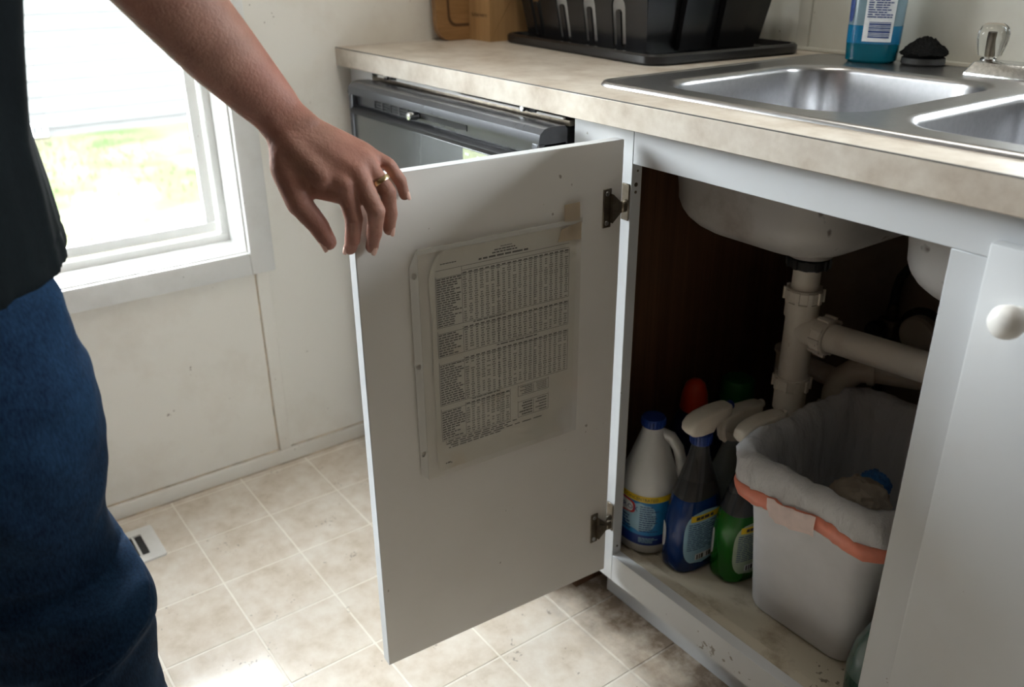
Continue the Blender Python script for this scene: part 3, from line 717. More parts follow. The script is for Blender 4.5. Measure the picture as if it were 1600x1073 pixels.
# open door in its own frame: u from hinge edge to free edge, n out of the inner face
DO = Vector((.842, -.018, 0)); DU = Vector((-.0615, -.9981, 0)); DN = Vector((.9981, -.0615, 0))
def dr(u, n, z): return tuple(DO+DU*u+DN*n+Vector((0, 0, z)))
def dbox(mb, u0, u1, n0, n1, z0, z1, bev=0):
    t = MB().box(u0, u1, n0, n1, z0, z1, bev, 1); return mb.add([dr(*p) for p in t.v], t.f)
DZ0, DZ1, DW = .1325, .842, .392
dbox(MB(), 0, DW, -.0178, 0, DZ0, DZ1, .0007).obj('door', 'door', cab)
door_obj = bpy.data.objects['door']
dbox(MB(), DW, DW+.0008, -.0176, -.0004, DZ0, DZ1).obj('edge_band', 'cab', door_obj, smooth=False)
dbox(MB(), 0.001, DW, -.0174, -.0004, DZ1, DZ1+.0006).obj('edge_band', 'cab', door_obj, smooth=False)
for zc in (.7525, .2255):
    hg = dbox(MB(), .019, .033, 0, .0022, zc-.027, zc+.027, .0008).obj('hinge', 'bronze', door_obj)
    mb = MB().plate([(.021, -.020), (.021, .020), (.008, .008), (.004, .006), (.004, -.006), (.008, -.008)], [], lambda u, v, t: dr(u, t, zc+v), .002, .0085); mb.obj('hinge_arm', 'bronze', hg, smooth=False)
    mb = MB().plate([(.024, -.013), (.024, .013), (.013, .006), (.013, -.006)], [], lambda u, v, t: dr(u, t, zc+v), .0085, .0120); mb.obj('hinge_cup', 'bronze', hg, smooth=False)
    dbox(MB(), -.004, .006, .002, .0105, zc-.0075, zc+.0075, .002).obj('knuckle', 'bronze', hg)
    MB().box(.8245, .8395, -.0025, -.0002, zc-.026, zc+.026, .001, 1).obj('frame_plate', 'bronze', hg)
    MB().tube([(.834, -.003, zc), (.8375, -.012, zc), (.8405, -.0165, zc)], .0045, 8).obj('hinge_pin', 'bronze', hg)
    for s in (-1, 1):
        t = MB().lathe([(.0034, 0), (.0030, .0011), (.001, .0012)], (0, 0, 0), 12)
        MB().add([dr(.0265+p[0], .0022+p[2], zc+s*.0205+p[1]) for p in t.v], t.f).obj('screw', 'steel', hg)
# second, closed door with a round knob
d2 = MB().box(1.334, XCE-.01, -.0182, -.0006, .118, .827, .003, 2).obj('door', 'cab', cab)
MB().lathe([(.001, -.054), (.009, -.053), (.0145, -.048), (.0165, -.041), (.0150, -.034), (.009, -.029), (.0075, -.024), (.010, -.0185), (.001, -.0184)], (1.3745, 0, .7665), 28, 'y').obj('knob', 'whitep', d2)

# ------------------------------------------------------------------ document in a sleeve on the door
doc = thing('taped_document', dr(.2, .002, .43), 'printed table sheet in a clear sleeve taped inside the open cabinet door', 'document')
def wr(u, z):      # wrinkles of the old sheet
    p = Vector((u*22, z*14, 3)); a = max(0, noise.noise(p)*1.0+.15)
    ed = max(0, (z-.715)/.03)+max(0, (.47-z)/.06)+max(0, (u-.285)/.02)+max(0, (.10-u)/.03)
    c = abs(noise.noise(Vector((u*30+z*12, z*9-u*5, 9))))
    return .0010+.0011*a+.0022*min(ed, 1)*(.4+c*1.6)
nu, nz = 60, 84; V = []; F = []
for i in range(nz+1):
    for j in range(nu+1):
        u = .0775+(.302-.0775)*j/nu; z = .430+(.7405-.430)*i/nz
        e = .0045*noise.noise(Vector((z*18, 1, 2)))
        if j == nu: u += e-.002
        if i == nz: z += .004*noise.noise(Vector((u*25, 4, 1)))
        k = max(0, (u-.275)/.027)+max(0, (z-.70)/.04)-1.25      # torn upper corner
        if k > 0: u -= k*.010; z -= k*.012
        V.append(dr(u, wr(u, z), z))
for i in range(nz):
    for j in range(nu): F.append((i*(nu+1)+j, i*(nu+1)+j+1, (i+1)*(nu+1)+j+1, (i+1)*(nu+1)+j))
pp = MB().add(V, F).obj('paper', 'paper', doc, angle=60)
Q = []
def hl(u0, u1, z, w=.0006): Q.append((min(u0, u1), max(u0, u1), z-w/2, z+w/2))
def vl(u, z0, z1, w=.0006): Q.append((u-w/2, u+w/2, z0, z1))
UL, UC, UR = .292, .2545, .0885
def section(zt, zb, rows, ur, cols, seps, title=None):
    hl(UL, ur, zb); vl(UL, zb, zt); vl(ur, zb, zt); vl(UC, zb, zt)
    hd = (zt-zb)/(rows+1.4)
    for s in seps: vl(s, zb, zt)
    hl(UL, ur, zt-hd*1.1)
    for r in range(rows):
        z = zt-hd*(r+1.75)
        w = random.uniform(.55, .97); x = UL-.0012
        while x > UL-(UL-UC)*w:
            l = random.uniform(.003, .008); Q.append((max(x-l, UC+.001), x, z-hd*.26, z+hd*.26)); x -= l+.0011
        for c in range(cols):
            uc = UC-(UC-ur)*(c+.5)/cols
            if random.random() < .05: continue
            n = random.choice((2, 2, 3)); x = uc+n*.0009
            for k in range(n): Q.append((x-.0013, x, z-hd*.27, z+hd*.27)); x -= .0019
    for c in range(cols):
        uc = UC-(UC-ur)*(c+.5)/cols; Q.append((uc-.0028, uc+.0028, zt-hd*.95, zt-hd*.45))
hl(UL, UR, .7155); vl(UC, .709, .7155); hl(UC, UR, .7095)
section(.7085, .639, 21, UR, 20, (.201, .145)); section(.6345, .598, 9, UR, 20, (.201, .145)); section(.591, .528, 17, UR, 20, (.201, .145)); section(.5235, .475, 12, .184, 9, (.2,))
for s in ((.231, .155, .7195, .0022), (.210, .172, .7240, .0017), (.207, .175, .7275, .0015), (.198, .180, .7310, .0010), (.240, .19, .6366, .0014), (.205, .14, .5945, .0014), (.245, .20, .5258, .0014), (.285, .262, .7230, .0012)):
    Q += [(a, b, s[2]-s[3]*.5, s[2]+s[3]*.6) for a, b, c, d in scribble(s[1], s[0], 0, 1, 1, random, full=.98)]
for ub, uc2, zt, zb in ((.171, .120, .5245, .507), (.171, .120, .500, .474)):
    hl(ub, uc2, zt-.002); hl(ub, uc2, zb); vl(uc2, zb, zt); vl(ub, zb, zt); vl(.145, zb, zt-.004)
    Q += scribble(.147, .169, zb+.001, zt-.003, 5, random, .5); Q += scribble(.123, .142, zb+.001, zt-.003, 5, random, .4)
for k, (a, l) in enumerate(((.288, .115), (.288, .10), (.286, .155), (.285, .085))):
    Q += [(p, q_, .471-k*.0033, .4725-k*.0033) for p, q_, c, d in scribble(a-l, a, 0, 1, 1, random, wmin=.05, wmax=.12, full=.96)]
Q += [(.2865, .289, .4395, .4412), (.281, .2855, .4392, .4415), (.279, .2805, .438, .440)]
quads_mesh(Q, lambda u, v, o: dr(u, wr(u, v)+o, v), .00045).obj('print', 'ink', doc, smooth=False, fix=False)
def sl(u0, u1, z0, z1, name, mat, n0=.0042, n1=.0045, nu=8, nz=10, amp=.0006):
    V = []; F = []
    for i in range(nz+1):
        for j in range(nu+1):
            u = u0+(u1-u0)*j/nu; z = z0+(z1-z0)*i/nz; V.append(dr(u, n0+amp*noise.noise(Vector((u*26, z*19, 5))), z))
    for i in range(nz):
        for j in range(nu): F.append((i*(nu+1)+j, i*(nu+1)+j+1, (i+1)*(nu+1)+j+1, (i+1)*(nu+1)+j))
    return MB().add(V, F).obj(name, mat, doc, angle=80, fix=False)
sl(.0705, .3165, .4235, .7485, 'sleeve', 'sleeve', .0046, nu=40, nz=50, amp=.0010)
hole = lambda z: [(.3215+.0032*math.cos(a*math.pi/6), z+.0045*math.sin(a*math.pi/6)) for a in range(12)]
MB().plate([(.3155, .424), (.3265, .436), (.3275, .728), (.3155, .7495)], [hole(.716), hole(.594), hole(.466)], lambda u, v, t: dr(u, t, v), .0035, .0039).obj('binder_strip', clear('milky_binder_strip', (.86, .85, .82), .2, .55, .05), doc)
MB().plate(rect(.0705, .3165, .742, .7485), [], lambda u, v, t: dr(u, t, v), .0056, .0058).obj('sleeve_hem', clear('sleeve_seam', (.9, .89, .86), .15, .4, .08), doc, smooth=False)
MB().plate([(.0745, .7455), (.100, .747), (.1005, .770), (.0755, .7705)], [], lambda u, v, t: dr(u, t, v), .0058, .0060).obj('tape', 'tape', doc, smooth=False)
MB().plate([(.0725, .7195), (.111, .7215), (.105, .738), (.0725, .744)], [], lambda u, v, t: dr(u, t, v), .0062, .0064).obj('tape', 'tape', doc, smooth=False)

# ================================================================== PLUMBING
dp = thing('drain_pipes', (.94, .29, .141), 'aged white plastic drain pipes hanging below the sink bowl', 'pipe')
PX, PY = .9385, .289
def nut(name, c, r, h, axis, par, mat='pvc', lugs=10):
    o = MB().lathe([(r*.86, -h/2), (r, -h/2+.003), (r, h/2-.003), (r*.9, h/2), (.001, h/2)], c, 24, axis).obj(name, mat, par)
    for k in range(lugs):
        a = 2*math.pi*k/lugs; t = MB().box(r-.001, r+.0028, -.003, .003, -h/2+.002, h/2-.001)
        vv = []
        for p in t.v:
            q_ = (p[0]*math.cos(a)-p[1]*math.sin(a), p[0]*math.sin(a)+p[1]*math.cos(a), p[2])
            if axis == 'x': q_ = (q_[2], q_[0], q_[1])
            elif axis == 'y': q_ = (q_[1], q_[2], q_[0])
            vv.append((q_[0]+c[0], q_[1]+c[1], q_[2]+c[2]))
        MB().add(vv, t.f).obj('lug', mat, o, smooth=False)
    return o
nut('strainer_nut', (PX, PY, .634), .031, .018, 'z', dp, 'darkrub', 12)
MB().lathe([(.030, .643), (.034, .645), (.034, .652), (.040, .655), (.040, .660), (.036, .676), (.001, .676)], (PX, PY, 0), 28).obj('strainer_flange', 'steel_under', dp)
MB().lathe([(.021, .57), (.021, .626), (.0205, .6265)], (PX, PY, 0), 24).obj('tailpiece', 'pvc', dp)
nut('slip_nut', (PX, PY, .580), .0285, .022, 'z', dp)
MB().lathe([(.0235, .435), (.0235, .540), (.0265, .545), (.0265, .569)], (PX, PY, 0), 24).obj('tee_body', 'pvc', dp)
MB().lathe([(.0225, .0), (.0235, .030), (.0255, .034), (.0255, .04)], (PX, PY, .525), 24, 'x').obj('tee_branch', 'pvc', dp)
nut('slip_nut', (PX+.047, PY, .525), .030, .022, 'x', dp)
MB().tube([(PX+.05, PY, .525), (PX+.25, PY, .538), (PX+.42, PY, .549)], .0225, 20).obj('cross_pipe', 'pvc', dp)
nut('slip_nut', (PX, PY, .428), .0285, .022, 'z', dp)
MB().lathe([(.022, .345), (.022, .378), (.0255, .380), (.0255, .418), (.0255, .419)], (PX, PY, 0), 24).obj('trap_inlet', 'pvc', dp)
MB().tube([(PX, PY, .35), (PX, PY, .27), (PX+.006, PY+.02, .235), (PX+.012, PY+.05, .222), (PX+.018, PY+.08, .235), (PX+.02, PY+.095, .27), (PX+.02, PY+.1, .335)], .0225, 18).obj('trap_bend', 'pvc', dp)
nut('slip_nut', (PX+.02, PY+.1, .348), .0275, .022, 'z', dp)
MB().tube([(PX+.02, PY+.1, .345), (PX+.02, PY+.1, .385), (PX+.027, PY+.103, .412), (PX+.045, PY+.112, .432), (PX+.07, PY+.125, .438), (PX+.16, PY+.17, .442), (PX+.2, PY+.29, .445)], .022, 18).obj('trap_arm', 'pvc', dp)
MB().tube([(PX+.060, PY+.120, .437), (PX+.070, PY+.125, .438)], .0265, 20).obj('coupling_ring', 'pvc', dp)
MB().tube([(.86, .43, .388), (.95, .425, .388)], .018, 16).obj('cleanout_pipe', 'pvc', dp)
MB().lathe([(.024, .345), (.027, .352), (.027, .402), (.031, .404), (.031, .409), (.001, .411)], (.835, .43, 0), 26).obj('cleanout_cup', 'pvc', dp)
nut('slip_nut', (B2[0]+.003, PY, .651), .031, .020, 'z', dp, 'darkrub', 12)
MB().lathe([(.038, .663), (.038, .668), (.034, .6715), (.001, .6715)], (B2[0]+.003, PY, 0), 28).obj('strainer_flange', 'steel_under', dp)
MB().tube([(B2[0]+.003, PY, .645), (B2[0]+.003, PY, .60), (B2[0]-.004, PY, .565), (B2[0]-.03, PY, .548)], .0222, 18).obj('elbow', 'pvc', dp)
wv = thing('water_supply', (.95, .56, .35), 'black braided supply hose and shutoff valve in the dark cabinet back', 'hose')
MB().tube([(.935, .565, .49), (.937, .562, .52), (.945, .555, .55), (.965, .548, .58), (1.0, .545, .605), (1.05, .55, .64), (1.09, .553, .70), (1.10, .555, .80)], .0075, 12).obj('hose', 'darkrub', wv)
MB().lathe([(.009, .468), (.0105, .47), (.0105, .484), (.0085, .486), (.0085, .495)], (.935, .565, 0), 14).obj('fitting', 'bronze', wv)
MB().box(.915, .951, .55, .58, .435, .468, .006).obj('valve_body', 'bronze', wv)
MB().lathe([(.001, .520), (.014, .521), (.016, .53), (.012, .552)], (.927, 0, .452), 16, 'y').obj('valve_handle', 'darkrub', wv)
MB().lathe([(.046, .586), (.046, .590), (.042, .5918)], (.985, 0, .45), 32, 'y').obj('wall_plate_ring', 'darkrub', wv)
MB().lathe([(.030, .565), (.034, .57), (.034, .5915)], (.985, 0, .45), 26, 'y').obj('wall_sleeve', 'pvc', wv)
MB().tube([(.932, .57, .437), (.93, .572, .35), (.93, .572, .15)], .009, 12).obj('riser_pipe', 'darkrub', wv)

# ================================================================== BOTTLES UNDER THE SINK
CZ = .1404
bl = thing('bleach_bottle', (.830, .088, CZ), 'white bleach jug with blue cap and blue label beside the cabinet stile', 'bottle')
B = Bottle((.830, .088, CZ), [(0, .040, .040, 2.2), (.004, .046, .046, 2.3), (.010, .0485, .0485, 2.3), (.118, .0485, .0485, 2.3), (.128, .0475, .0475, 2.2), (.150, .040, .043, 2.1), (.175, .031, .035, 2), (.20, .023, .026, 2), (.215, .0185, .0185, 2), (.225, .0165, .0165, 2)])
B.part('body', 'bottle_white', bl, 0, .225)
cp = MB().lathe([(.0185, .2255), (.0195, .227), (.0195, .238), (.0185, .241), (.001, .2415)], B.c, 24).obj('cap', 'bluecap', bl)
for k in range(24):
    a = 2*math.pi*k/24; MB().box(-.0007, .0007, -.0007, .0007, .228, .238).obj('ridge', 'bluecap', cp, smooth=False).location = (B.c[0]+.0196*math.cos(a), B.c[1]+.0196*math.sin(a), B.c[2])
hx, hy = .70, .71      # handle towards the inside right
MB().tube([(B.c[0]+hx*.012, B.c[1]+hy*.012, CZ+.212), (B.c[0]+hx*.030, B.c[1]+hy*.030, CZ+.205), (B.c[0]+hx*.043, B.c[1]+hy*.043, CZ+.185), (B.c[0]+hx*.050, B.c[1]+hy*.050, CZ+.158), (B.c[0]+hx*.0485, B.c[1]+hy*.0485, CZ+.135), (B.c[0]+hx*.038, B.c[1]+hy*.038, CZ+.122)], [.009, .0095, .0095, .0095, .010, .012], 16).obj('handle', 'bottle_white', bl)
def deg(a): return R(a)
lab = plain('bleach_label_blue', (.02, .22, .52), .4, 0, .25, 20)
B.patch('label', lab, bl, deg(-150), deg(20), .022, .106, .0005, na=40)
B.patch('label_top_band', 'lab_yellow', bl, deg(-150), deg(20), .1065, .118, .0006, na=40)
B.patch('label_foot_band', plain('label_navy', (.012, .04, .22), .4), bl, deg(-150), deg(20), .0225, .042, .0009, na=40)
B.patch('label_glow', 'lab_blue', bl, deg(-96), deg(-28), .048, .104, .0008, 'oval', na=24)
def wraptext(B, par, s, size, ang, z, mat, off, rad, name='lettering'):
    v, f = text_geo(s, size); return MB().add([B.surf(ang+p[0]/rad, z+p[1], off) for p in v], f).obj(name, mat, par, smooth=False, fix=False)
lg = B.patch('logo', 'lab_red', bl, deg(-122), deg(-72), .078, .106, .0012, 'oval', na=20)
B.patch('logo_field', 'inkwhite', bl, deg(-117), deg(-77), .081, .103, .0015, 'oval', na=20)
wraptext(B, bl, 'CLOROX', .0125, deg(-97), .0875, 'inkblue', .0019, .0485)
wraptext(B, bl, 'CONCENTRATED', .0078, deg(-62), .1095, 'ink', .0012, .0485)
B.ink('small_print', 'inkblue', bl, scribble(deg(-62), deg(-22), .048, .100, 12, random, .45))
B.ink('small_print', 'inkblue', bl, scribble(deg(-112), deg(-72), .046, .075, 5, random, .5))
B.ink('small_print', 'lab_blue', bl, scribble(deg(-62), deg(-20), .027, .038, 4, random, .5), .0013)
B.patch('barcode_panel', 'inkwhite', bl, deg(-6), deg(18), .026, .060, .0012)
z = .029; q = []
for w in (.002, .001, .0012, .0025, .001, .0018, .001, .002, .001, .0015): q.append((deg(-2), deg(15), z, z+w)); z += w+.0011
B.ink('barcode', 'ink', bl, q, .0017)
v, f = text_geo('CLOROX', .014)
MB().add([B.surf(deg(-62)-(p[1])/.036, .176-(p[0]*.85), .0007) for p in v], f).obj('embossed_lettering', 'bottle_white', bl, smooth=False, fix=False)

def spray(name, label, c, prof, liq_z, liq, neck_mat, rot, lab=None, lab_mat=None, body_mat='clear_pl', frac=1.0, neck_z=.225):
    t = thing(name, c, label, 'spray bottle', 'spray bottles under the sink')
    B = Bottle(c, prof, rot)
    if liq_z: B.part('filled_body', liq, t, 0, liq_z); B.part('upper_body', body_mat, t, liq_z+.0003, neck_z)
    else: B.part('body', body_mat, t, 0, neck_z)
    z0 = c[2]+neck_z
    nk = MB().lathe([(.0135, 0), (.0165, .001), (.0165, .017), (.014, .019), (.001, .019)], (c[0], c[1], z0+.0003), 24).obj('collar', neck_mat, t)
    if neck_mat == 'bluecap':
        for k in range(20):
            a = 2*math.pi*k/20; x, y = c[0]+.0166*math.cos(a), c[1]+.0166*math.sin(a); MB().box(x-.0008, x+.0008, y-.0008, y+.0008, z0+.003, z0+.0165).obj('ridge', neck_mat, nk, smooth=False)
    # trigger head: side outline in (spray direction, height)
    cr, sr = math.cos(rot), math.sin(rot)
    def fh(u, v, tt): return (c[0]+tt*cr-u*sr, c[1]+tt*sr+u*cr, z0+.019+v)
    head = [(-.012, .0), (-.026, .003), (-.034, .012), (-.0335, .022), (-.026, .0305), (-.012, .036), (.012, .039), (.040, .0385), (.052, .037), (.0535, .026), (.050, .020), (.030, .016), (.020, .010), (.014, .0)]
    rings = []
    for s, tt in ((.80, -.0145), (.94, -.0125), (1, -.008), (1, .008), (.94, .0125), (.80, .0145)):
        rings.append([fh(.008+(p[0]-.008)*s, .02+(p[1]-.02)*s, tt) for p in head])
    hd = MB().loft(rings).obj('spray_head', 'cream', t, angle=50)
    MB().lathe([(.012, 0), (.0115, .010), (.001, .010)], (c[0], c[1], z0+.0195), 20).obj('shank', 'cream', hd)
    trg = [(.034, .018), (.046, .019), (.049, .005), (.046, -.008), (.049, -.022), (.053, -.030), (.048, -.032), (.042, -.022), (.039, -.008), (.041, .004)]
    MB().plate(trg, [], fh, -.006, .006).obj('trigger', 'cream', hd, smooth=False)
    MB().lathe([(.0075, 0), (.0075, .006), (.001, .0065)], fh(.0535, .031, 0), 14, 'y').obj('nozzle', neck_mat, hd)
    if lab:
        L0, L1, Z0, Z1 = lab
        B.patch('label', lab_mat, t, L0, L1, Z0, Z1, .0007, 'oval', 20, 24)
        B.patch('label_top_band', 'lab_yellow', t, L0+(L1-L0)*.16, L1-(L1-L0)*.16, Z1-(Z1-Z0)*.17, Z1-(Z1-Z0)*.06, .0011)
        B.ink('label_title', 'ink', t, scribble(L0+(L1-L0)*.3, L1-(L1-L0)*.22, Z1-(Z1-Z0)*.15, Z1-(Z1-Z0)*.08, 1, random, .8), .0015)
        B.ink('small_print', 'inkblue', t, scribble(L0+(L1-L0)*.12, L1-(L1-L0)*.12, Z0+(Z1-Z0)*.28, Z1-(Z1-Z0)*.2, 14, random, .4), .0012)
        B.patch('barcode_panel', 'inkwhite', t, L0+(L1-L0)*.36, L1-(L1-L0)*.36, Z0+(Z1-Z0)*.08, Z0+(Z1-Z0)*.2, .0012)
        q = []; a = L0+(L1-L0)*.39
        while a < L1-(L1-L0)*.38: w = (L1-L0)*random.choice((.012, .02, .03)); q.append((a, a+w, Z0+(Z1-Z0)*.095, Z0+(Z1-Z0)*.185)); a += w*1.8
        B.ink('barcode', 'ink', t, q, .0017)
    return t, B
SPP = [(0, .026, .041, 2.8), (.004, .031, .046, 3), (.012, .0325, .048, 3), (.085, .0325, .048, 3), (.11, .031, .045, 2.8), (.14, .0275, .037, 2.6), (.17, .0225, .027, 2.4), (.20, .0165, .0185, 2.1), (.215, .0145, .015, 2), (.225, .0135, .0135, 2)]
t1, Bb = spray('spray_bottle', 'blue cleaner spray bottle with blue collar between bleach jug and green bottle', (.914, .108, CZ), SPP, .135, 'blue_liq', 'bluecap', R(-4), (R(-52), R(46), .018, .118), 'lab_blue')
Bb.patch('back_sticker', 'tape_w', t1, R(-128), R(-100), .035, .085, .0008, 'oval')
t2, Bg = spray('spray_bottle', 'green cleaner spray bottle with cream trigger against the trash bin', (.980, .152, CZ), SPP, .125, 'green_liq', 'cream', R(-6), (R(-52), R(46), .018, .115), 'lab_green')
Bg.patch('back_sticker', 'tape_w', t2, R(-120), R(-104), .04, .09, .0008, 'oval')
SPW = [(a*.80, b*.95, c_*.95, d) for a, b, c_, d in SPP]
spray('spray_bottle', 'frosted white spray bottle standing behind the blue and green ones', (.885, .222, CZ), SPW, 0, None, 'cream', R(-8), body_mat='frost', neck_z=.180)
tb = thing('cleaner_bottle', (.784, .236, CZ), 'dark blue bottle with shiny red cap in the dark back corner', 'bottle')
B = Bottle((.784, .236, CZ), [(0, .036, .036, 2.4), (.006, .041, .041, 2.5), (.13, .041, .041, 2.5), (.16, .034, .034, 2.2), (.187, .021, .021, 2)]); B.part('body', 'navy', tb, 0, .187)
MB().lathe([(.024, .1872), (.025, .192), (.0225, .217), (.017, .236), (.009, .243), (.001, .244)], B.c, 24).obj('cap', 'red', tb)
tb = thing('cleaner_bottle', (.79, .345, CZ), 'dark bottle with green cap behind the red capped bottle', 'bottle')
B = Bottle((.79, .345, CZ), [(0, .036, .046, 2.4), (.006, .040, .050, 2.5), (.13, .040, .050, 2.5), (.155, .034, .038, 2.2), (.175, .024, .024, 2)]); B.part('body', 'navy', tb, 0, .175)
MB().lathe([(.031, .1752), (.0315, .18), (.0295, .212), (.026, .216), (.001, .217)], B.c, 26).obj('cap', 'greencap', tb)
jg = thing('clear_jug', (1.285, .098, CZ), 'clear plastic jug with dark green liquid half hidden by the centre stile', 'bottle')
B = Bottle((1.286, .098, CZ), [(0, .046, .044, 2.6), (.006, .054, .050, 2.8), (.05, .056, .052, 2.8), (.085, .052, .048, 2.6), (.115, .040, .040, 2.3), (.15, .026, .028, 2), (.175, .017, .017, 2)])
B.part('filled_body', 'jugliq', jg, 0, .045); B.part('upper_body', 'jug', jg, .0453, .175)
B.patch('label', 'vent_dark', jg, R(-70), R(60), .055, .10, .001, 'oval')
MB().lathe([(.019, .1753), (.0195, .19), (.001, .191)], B.c, 20).obj('cap', 'greencap', jg)

# ------------------------------------------------------------------ trash bin, bag and rubbish
tbn = thing('trash_bin', (1.13, .225, CZ), 'small white plastic trash bin on the cabinet floor', 'trash can')
bcx, bcy, BH = 1.128, .226, .272
def bring(z, off=0, N_=10):
    t = z/BH; return [(p[0], p[1], CZ+z) for p in rr(bcx, bcy, .090+.026*t+off, .122+.026*t+off, .034+.008*t, N_)]
MB().loft([bring(.0), bring(.003, .002), bring(.008, .003), bring(.14, 0), bring(BH-.004, 0), bring(BH, .004), bring(BH+.004, .003), bring(BH+.003, 0), bring(BH-.01, -.003), bring(.14, -.003), bring(.004, -.003)]).obj('bin', 'bin', tbn, angle=60)
bag = thing('trash_bag', (1.13, .225, CZ+.2), 'thin white trash bag with red drawstring folded over the bin rim', 'trash bag')
NB = 150
def resample(ring, n):
    P = [Vector(p) for p in ring]; P.append(P[0]); L = [0]
    for a, b in zip(P, P[1:]): L.append(L[-1]+(b-a).length)
    out = []; k = 0
    for i in range(n):
        t = L[-1]*i/n
        while L[k+1] < t: k += 1
        out.append(P[k].lerp(P[k+1], (t-L[k])/max(L[k+1]-L[k], 1e-9)))
    return out
def bagring(z, off, amp, dz=None, s0=0.0, i0=0, i1=NB):
    out = []
    ring = resample(bring(z, off), NB)
    for i in range(i0, i1):
        an = 2*math.pi*i/NB; p = ring[i]; d = Vector((p.x-bcx, p.y-bcy, 0)).normalized()
        q = Vector((math.cos(an)*3.2, math.sin(an)*3.2, z*5+s0)); q2 = Vector((math.cos(an)*9, math.sin(an)*9, z*22+s0))
        w = amp*(noise.noise(q)+.6*noise.noise(q2)+.9*abs(noise.noise(q2*1.7+Vector((z*30, 0, 0)))))
        out.append(p+d*w+Vector((0, 0, dz(an) if dz else 0)))
    return out
hem = lambda an: .010*noise.noise(Vector((math.cos(an)*1.5, math.sin(an)*1.5, 4)))+.006*noise.noise(Vector((math.cos(an)*5, math.sin(an)*5, 7)))
low = lambda k: (lambda an: k*hem(an)+.010*k*math.sin(an+2.6))
rim = lambda an: .006*noise.noise(Vector((math.cos(an)*4, math.sin(an)*4, 2)))+.004*noise.noise(Vector((math.cos(an)*11, math.sin(an)*11, 3)))
rings = [bagring(BH-.066, .012, .007, low(1.0)), bagring(BH-.056, .014, .007, low(1.0)), bagring(BH-.046, .015, .007, low(.9)), bagring(BH-.034, .016, .008, low(.7)),
         bagring(BH-.022, .017, .008, low(.5)), bagring(BH-.010, .017, .008, low(.3)), bagring(BH+.002, .015, .007, rim), bagring(BH+.010, .009, .006, rim), bagring(BH+.013, .001, .005, rim),
         bagring(BH+.007, -.008, .005, rim), bagring(BH-.012, -.013, .006), bagring(BH-.035, -.015, .007), bagring(BH-.06, -.017, .008), bagring(BH-.09, -.018, .008), bagring(BH-.12, -.020, .009), bagring(BH-.155, -.024, .010), bagring(BH-.19, -.034, .012)]
MB().loft(rings, False, True).obj('bag', 'bag', bag, angle=180)
rings = [bagring(z, off, .007, low(1.0)) for z, off in ((BH-.062, .0155), (BH-.060, .0175), (BH-.049, .0185), (BH-.038, .0180), (BH-.036, .0160))]
MB().loft(rings, False, False).obj('drawstring', 'string', bag, angle=180)
i0, i1 = int(NB*.605), int(NB*.675)
rings = [bagring(z, off, .007, low(1.0), 0, i0, i1) for z, off in ((BH-.070, .0195), (BH-.052, .0225), (BH-.036, .0205))]
MB().loft(rings, False, False, closed=False).obj('drawstring_tie', 'string_w', bag, angle=180)
def crumple(name, label, c, r, mat, seed, sq=(1, 1, 1)):
    bm = bmesh.new(); bmesh.ops.create_icosphere(bm, subdivisions=4, radius=1)
    for v in bm.verts:
        p = v.co.copy(); k = r*(1+.22*abs(noise.noise(p*2.1+Vector((seed, 0, 0))))-.25*abs(noise.noise(p*4.3+Vector((0, seed, 0)))))
        v.co = (c[0]+p.x*k*sq[0], c[1]+p.y*k*sq[1], c[2]+p.z*k*sq[2])
    o = MB().bm(bm).obj(name, mat, angle=22); return tag(o, label, 'rubbish', None)
crumple('crumpled_paper', 'crumpled tan paper wad lying in the lined bin', (1.128, .222, CZ+.188), .040, plain('tan_paper', (.42, .35, .27), .7, 0, .2, 30), 3, (1.1, 1, .8))
crumple('crumpled_wrapper', 'crumpled blue wrapper behind the paper wad in the bin', (1.118, .275, CZ+.190), .024, plain('blue_wrapper', (.03, .16, .42), .4, 0, .2, 30), 8, (1, .7, .9))
MB().box(1.232, 1.262, .046, .054, CZ+.0003, CZ+.003, .001, 1).obj('wood_splinter', 'cabin')
o = bpy.data.objects['wood_splinter']; tag(o, 'small brown wood splinter on the cabinet floor beside the jug', 'splinter')

# ================================================================== THE MAN
man = thing('person', (.72, -.858, 0), 'man in dark t-shirt and blue jeans holding the open cabinet door by its corner', 'person')
V3 = Vector
WR = (.7765, -.463, .9091)
fing = {
 'i': [(.8309, -.4220, .8423), (.8389, -.4178, .8046), (.8297, -.4171, .7785), (.8191, -.4161, .7650)],
 'm': [(.8314, -.4071, .8557), (.8525, -.3967, .8127), (.8375, -.3934, .7834), (.8285, -.3931, .7646)],
 'r': [(.8262, -.3928, .8640), (.8442, -.3765, .8293), (.8349, -.3701, .8011), (.8305, -.3706, .7823)],
 'p': [(.8152, -.3852, .8704), (.8268, -.3638, .8556), (.8297, -.3520, .8353), (.8305, -.3480, .8185)],
 't': [(.7916, -.4710, .8603), (.8089, -.4665, .8236), (.8197, -.4522, .7990), (.8261, -.4450, .7801)]}
frad = {'i': [.0122, .0104, .0092, .0078], 'm': [.0124, .0104, .0092, .0078], 'r': [.0115, .0097, .0086, .0074], 'p': [.0102, .0085, .0076, .0066], 't': [.0175, .0138, .0118, .0095]}
carp = {'p': (.7822, -.4411, .9034), 'r': (.7870, -.4504, .8997), 'm': (.7877, -.4585, .8953), 'i': (.7853, -.4649, .8888)}
arm = MB()
view = -cF                                   # the back of the hand faces this way
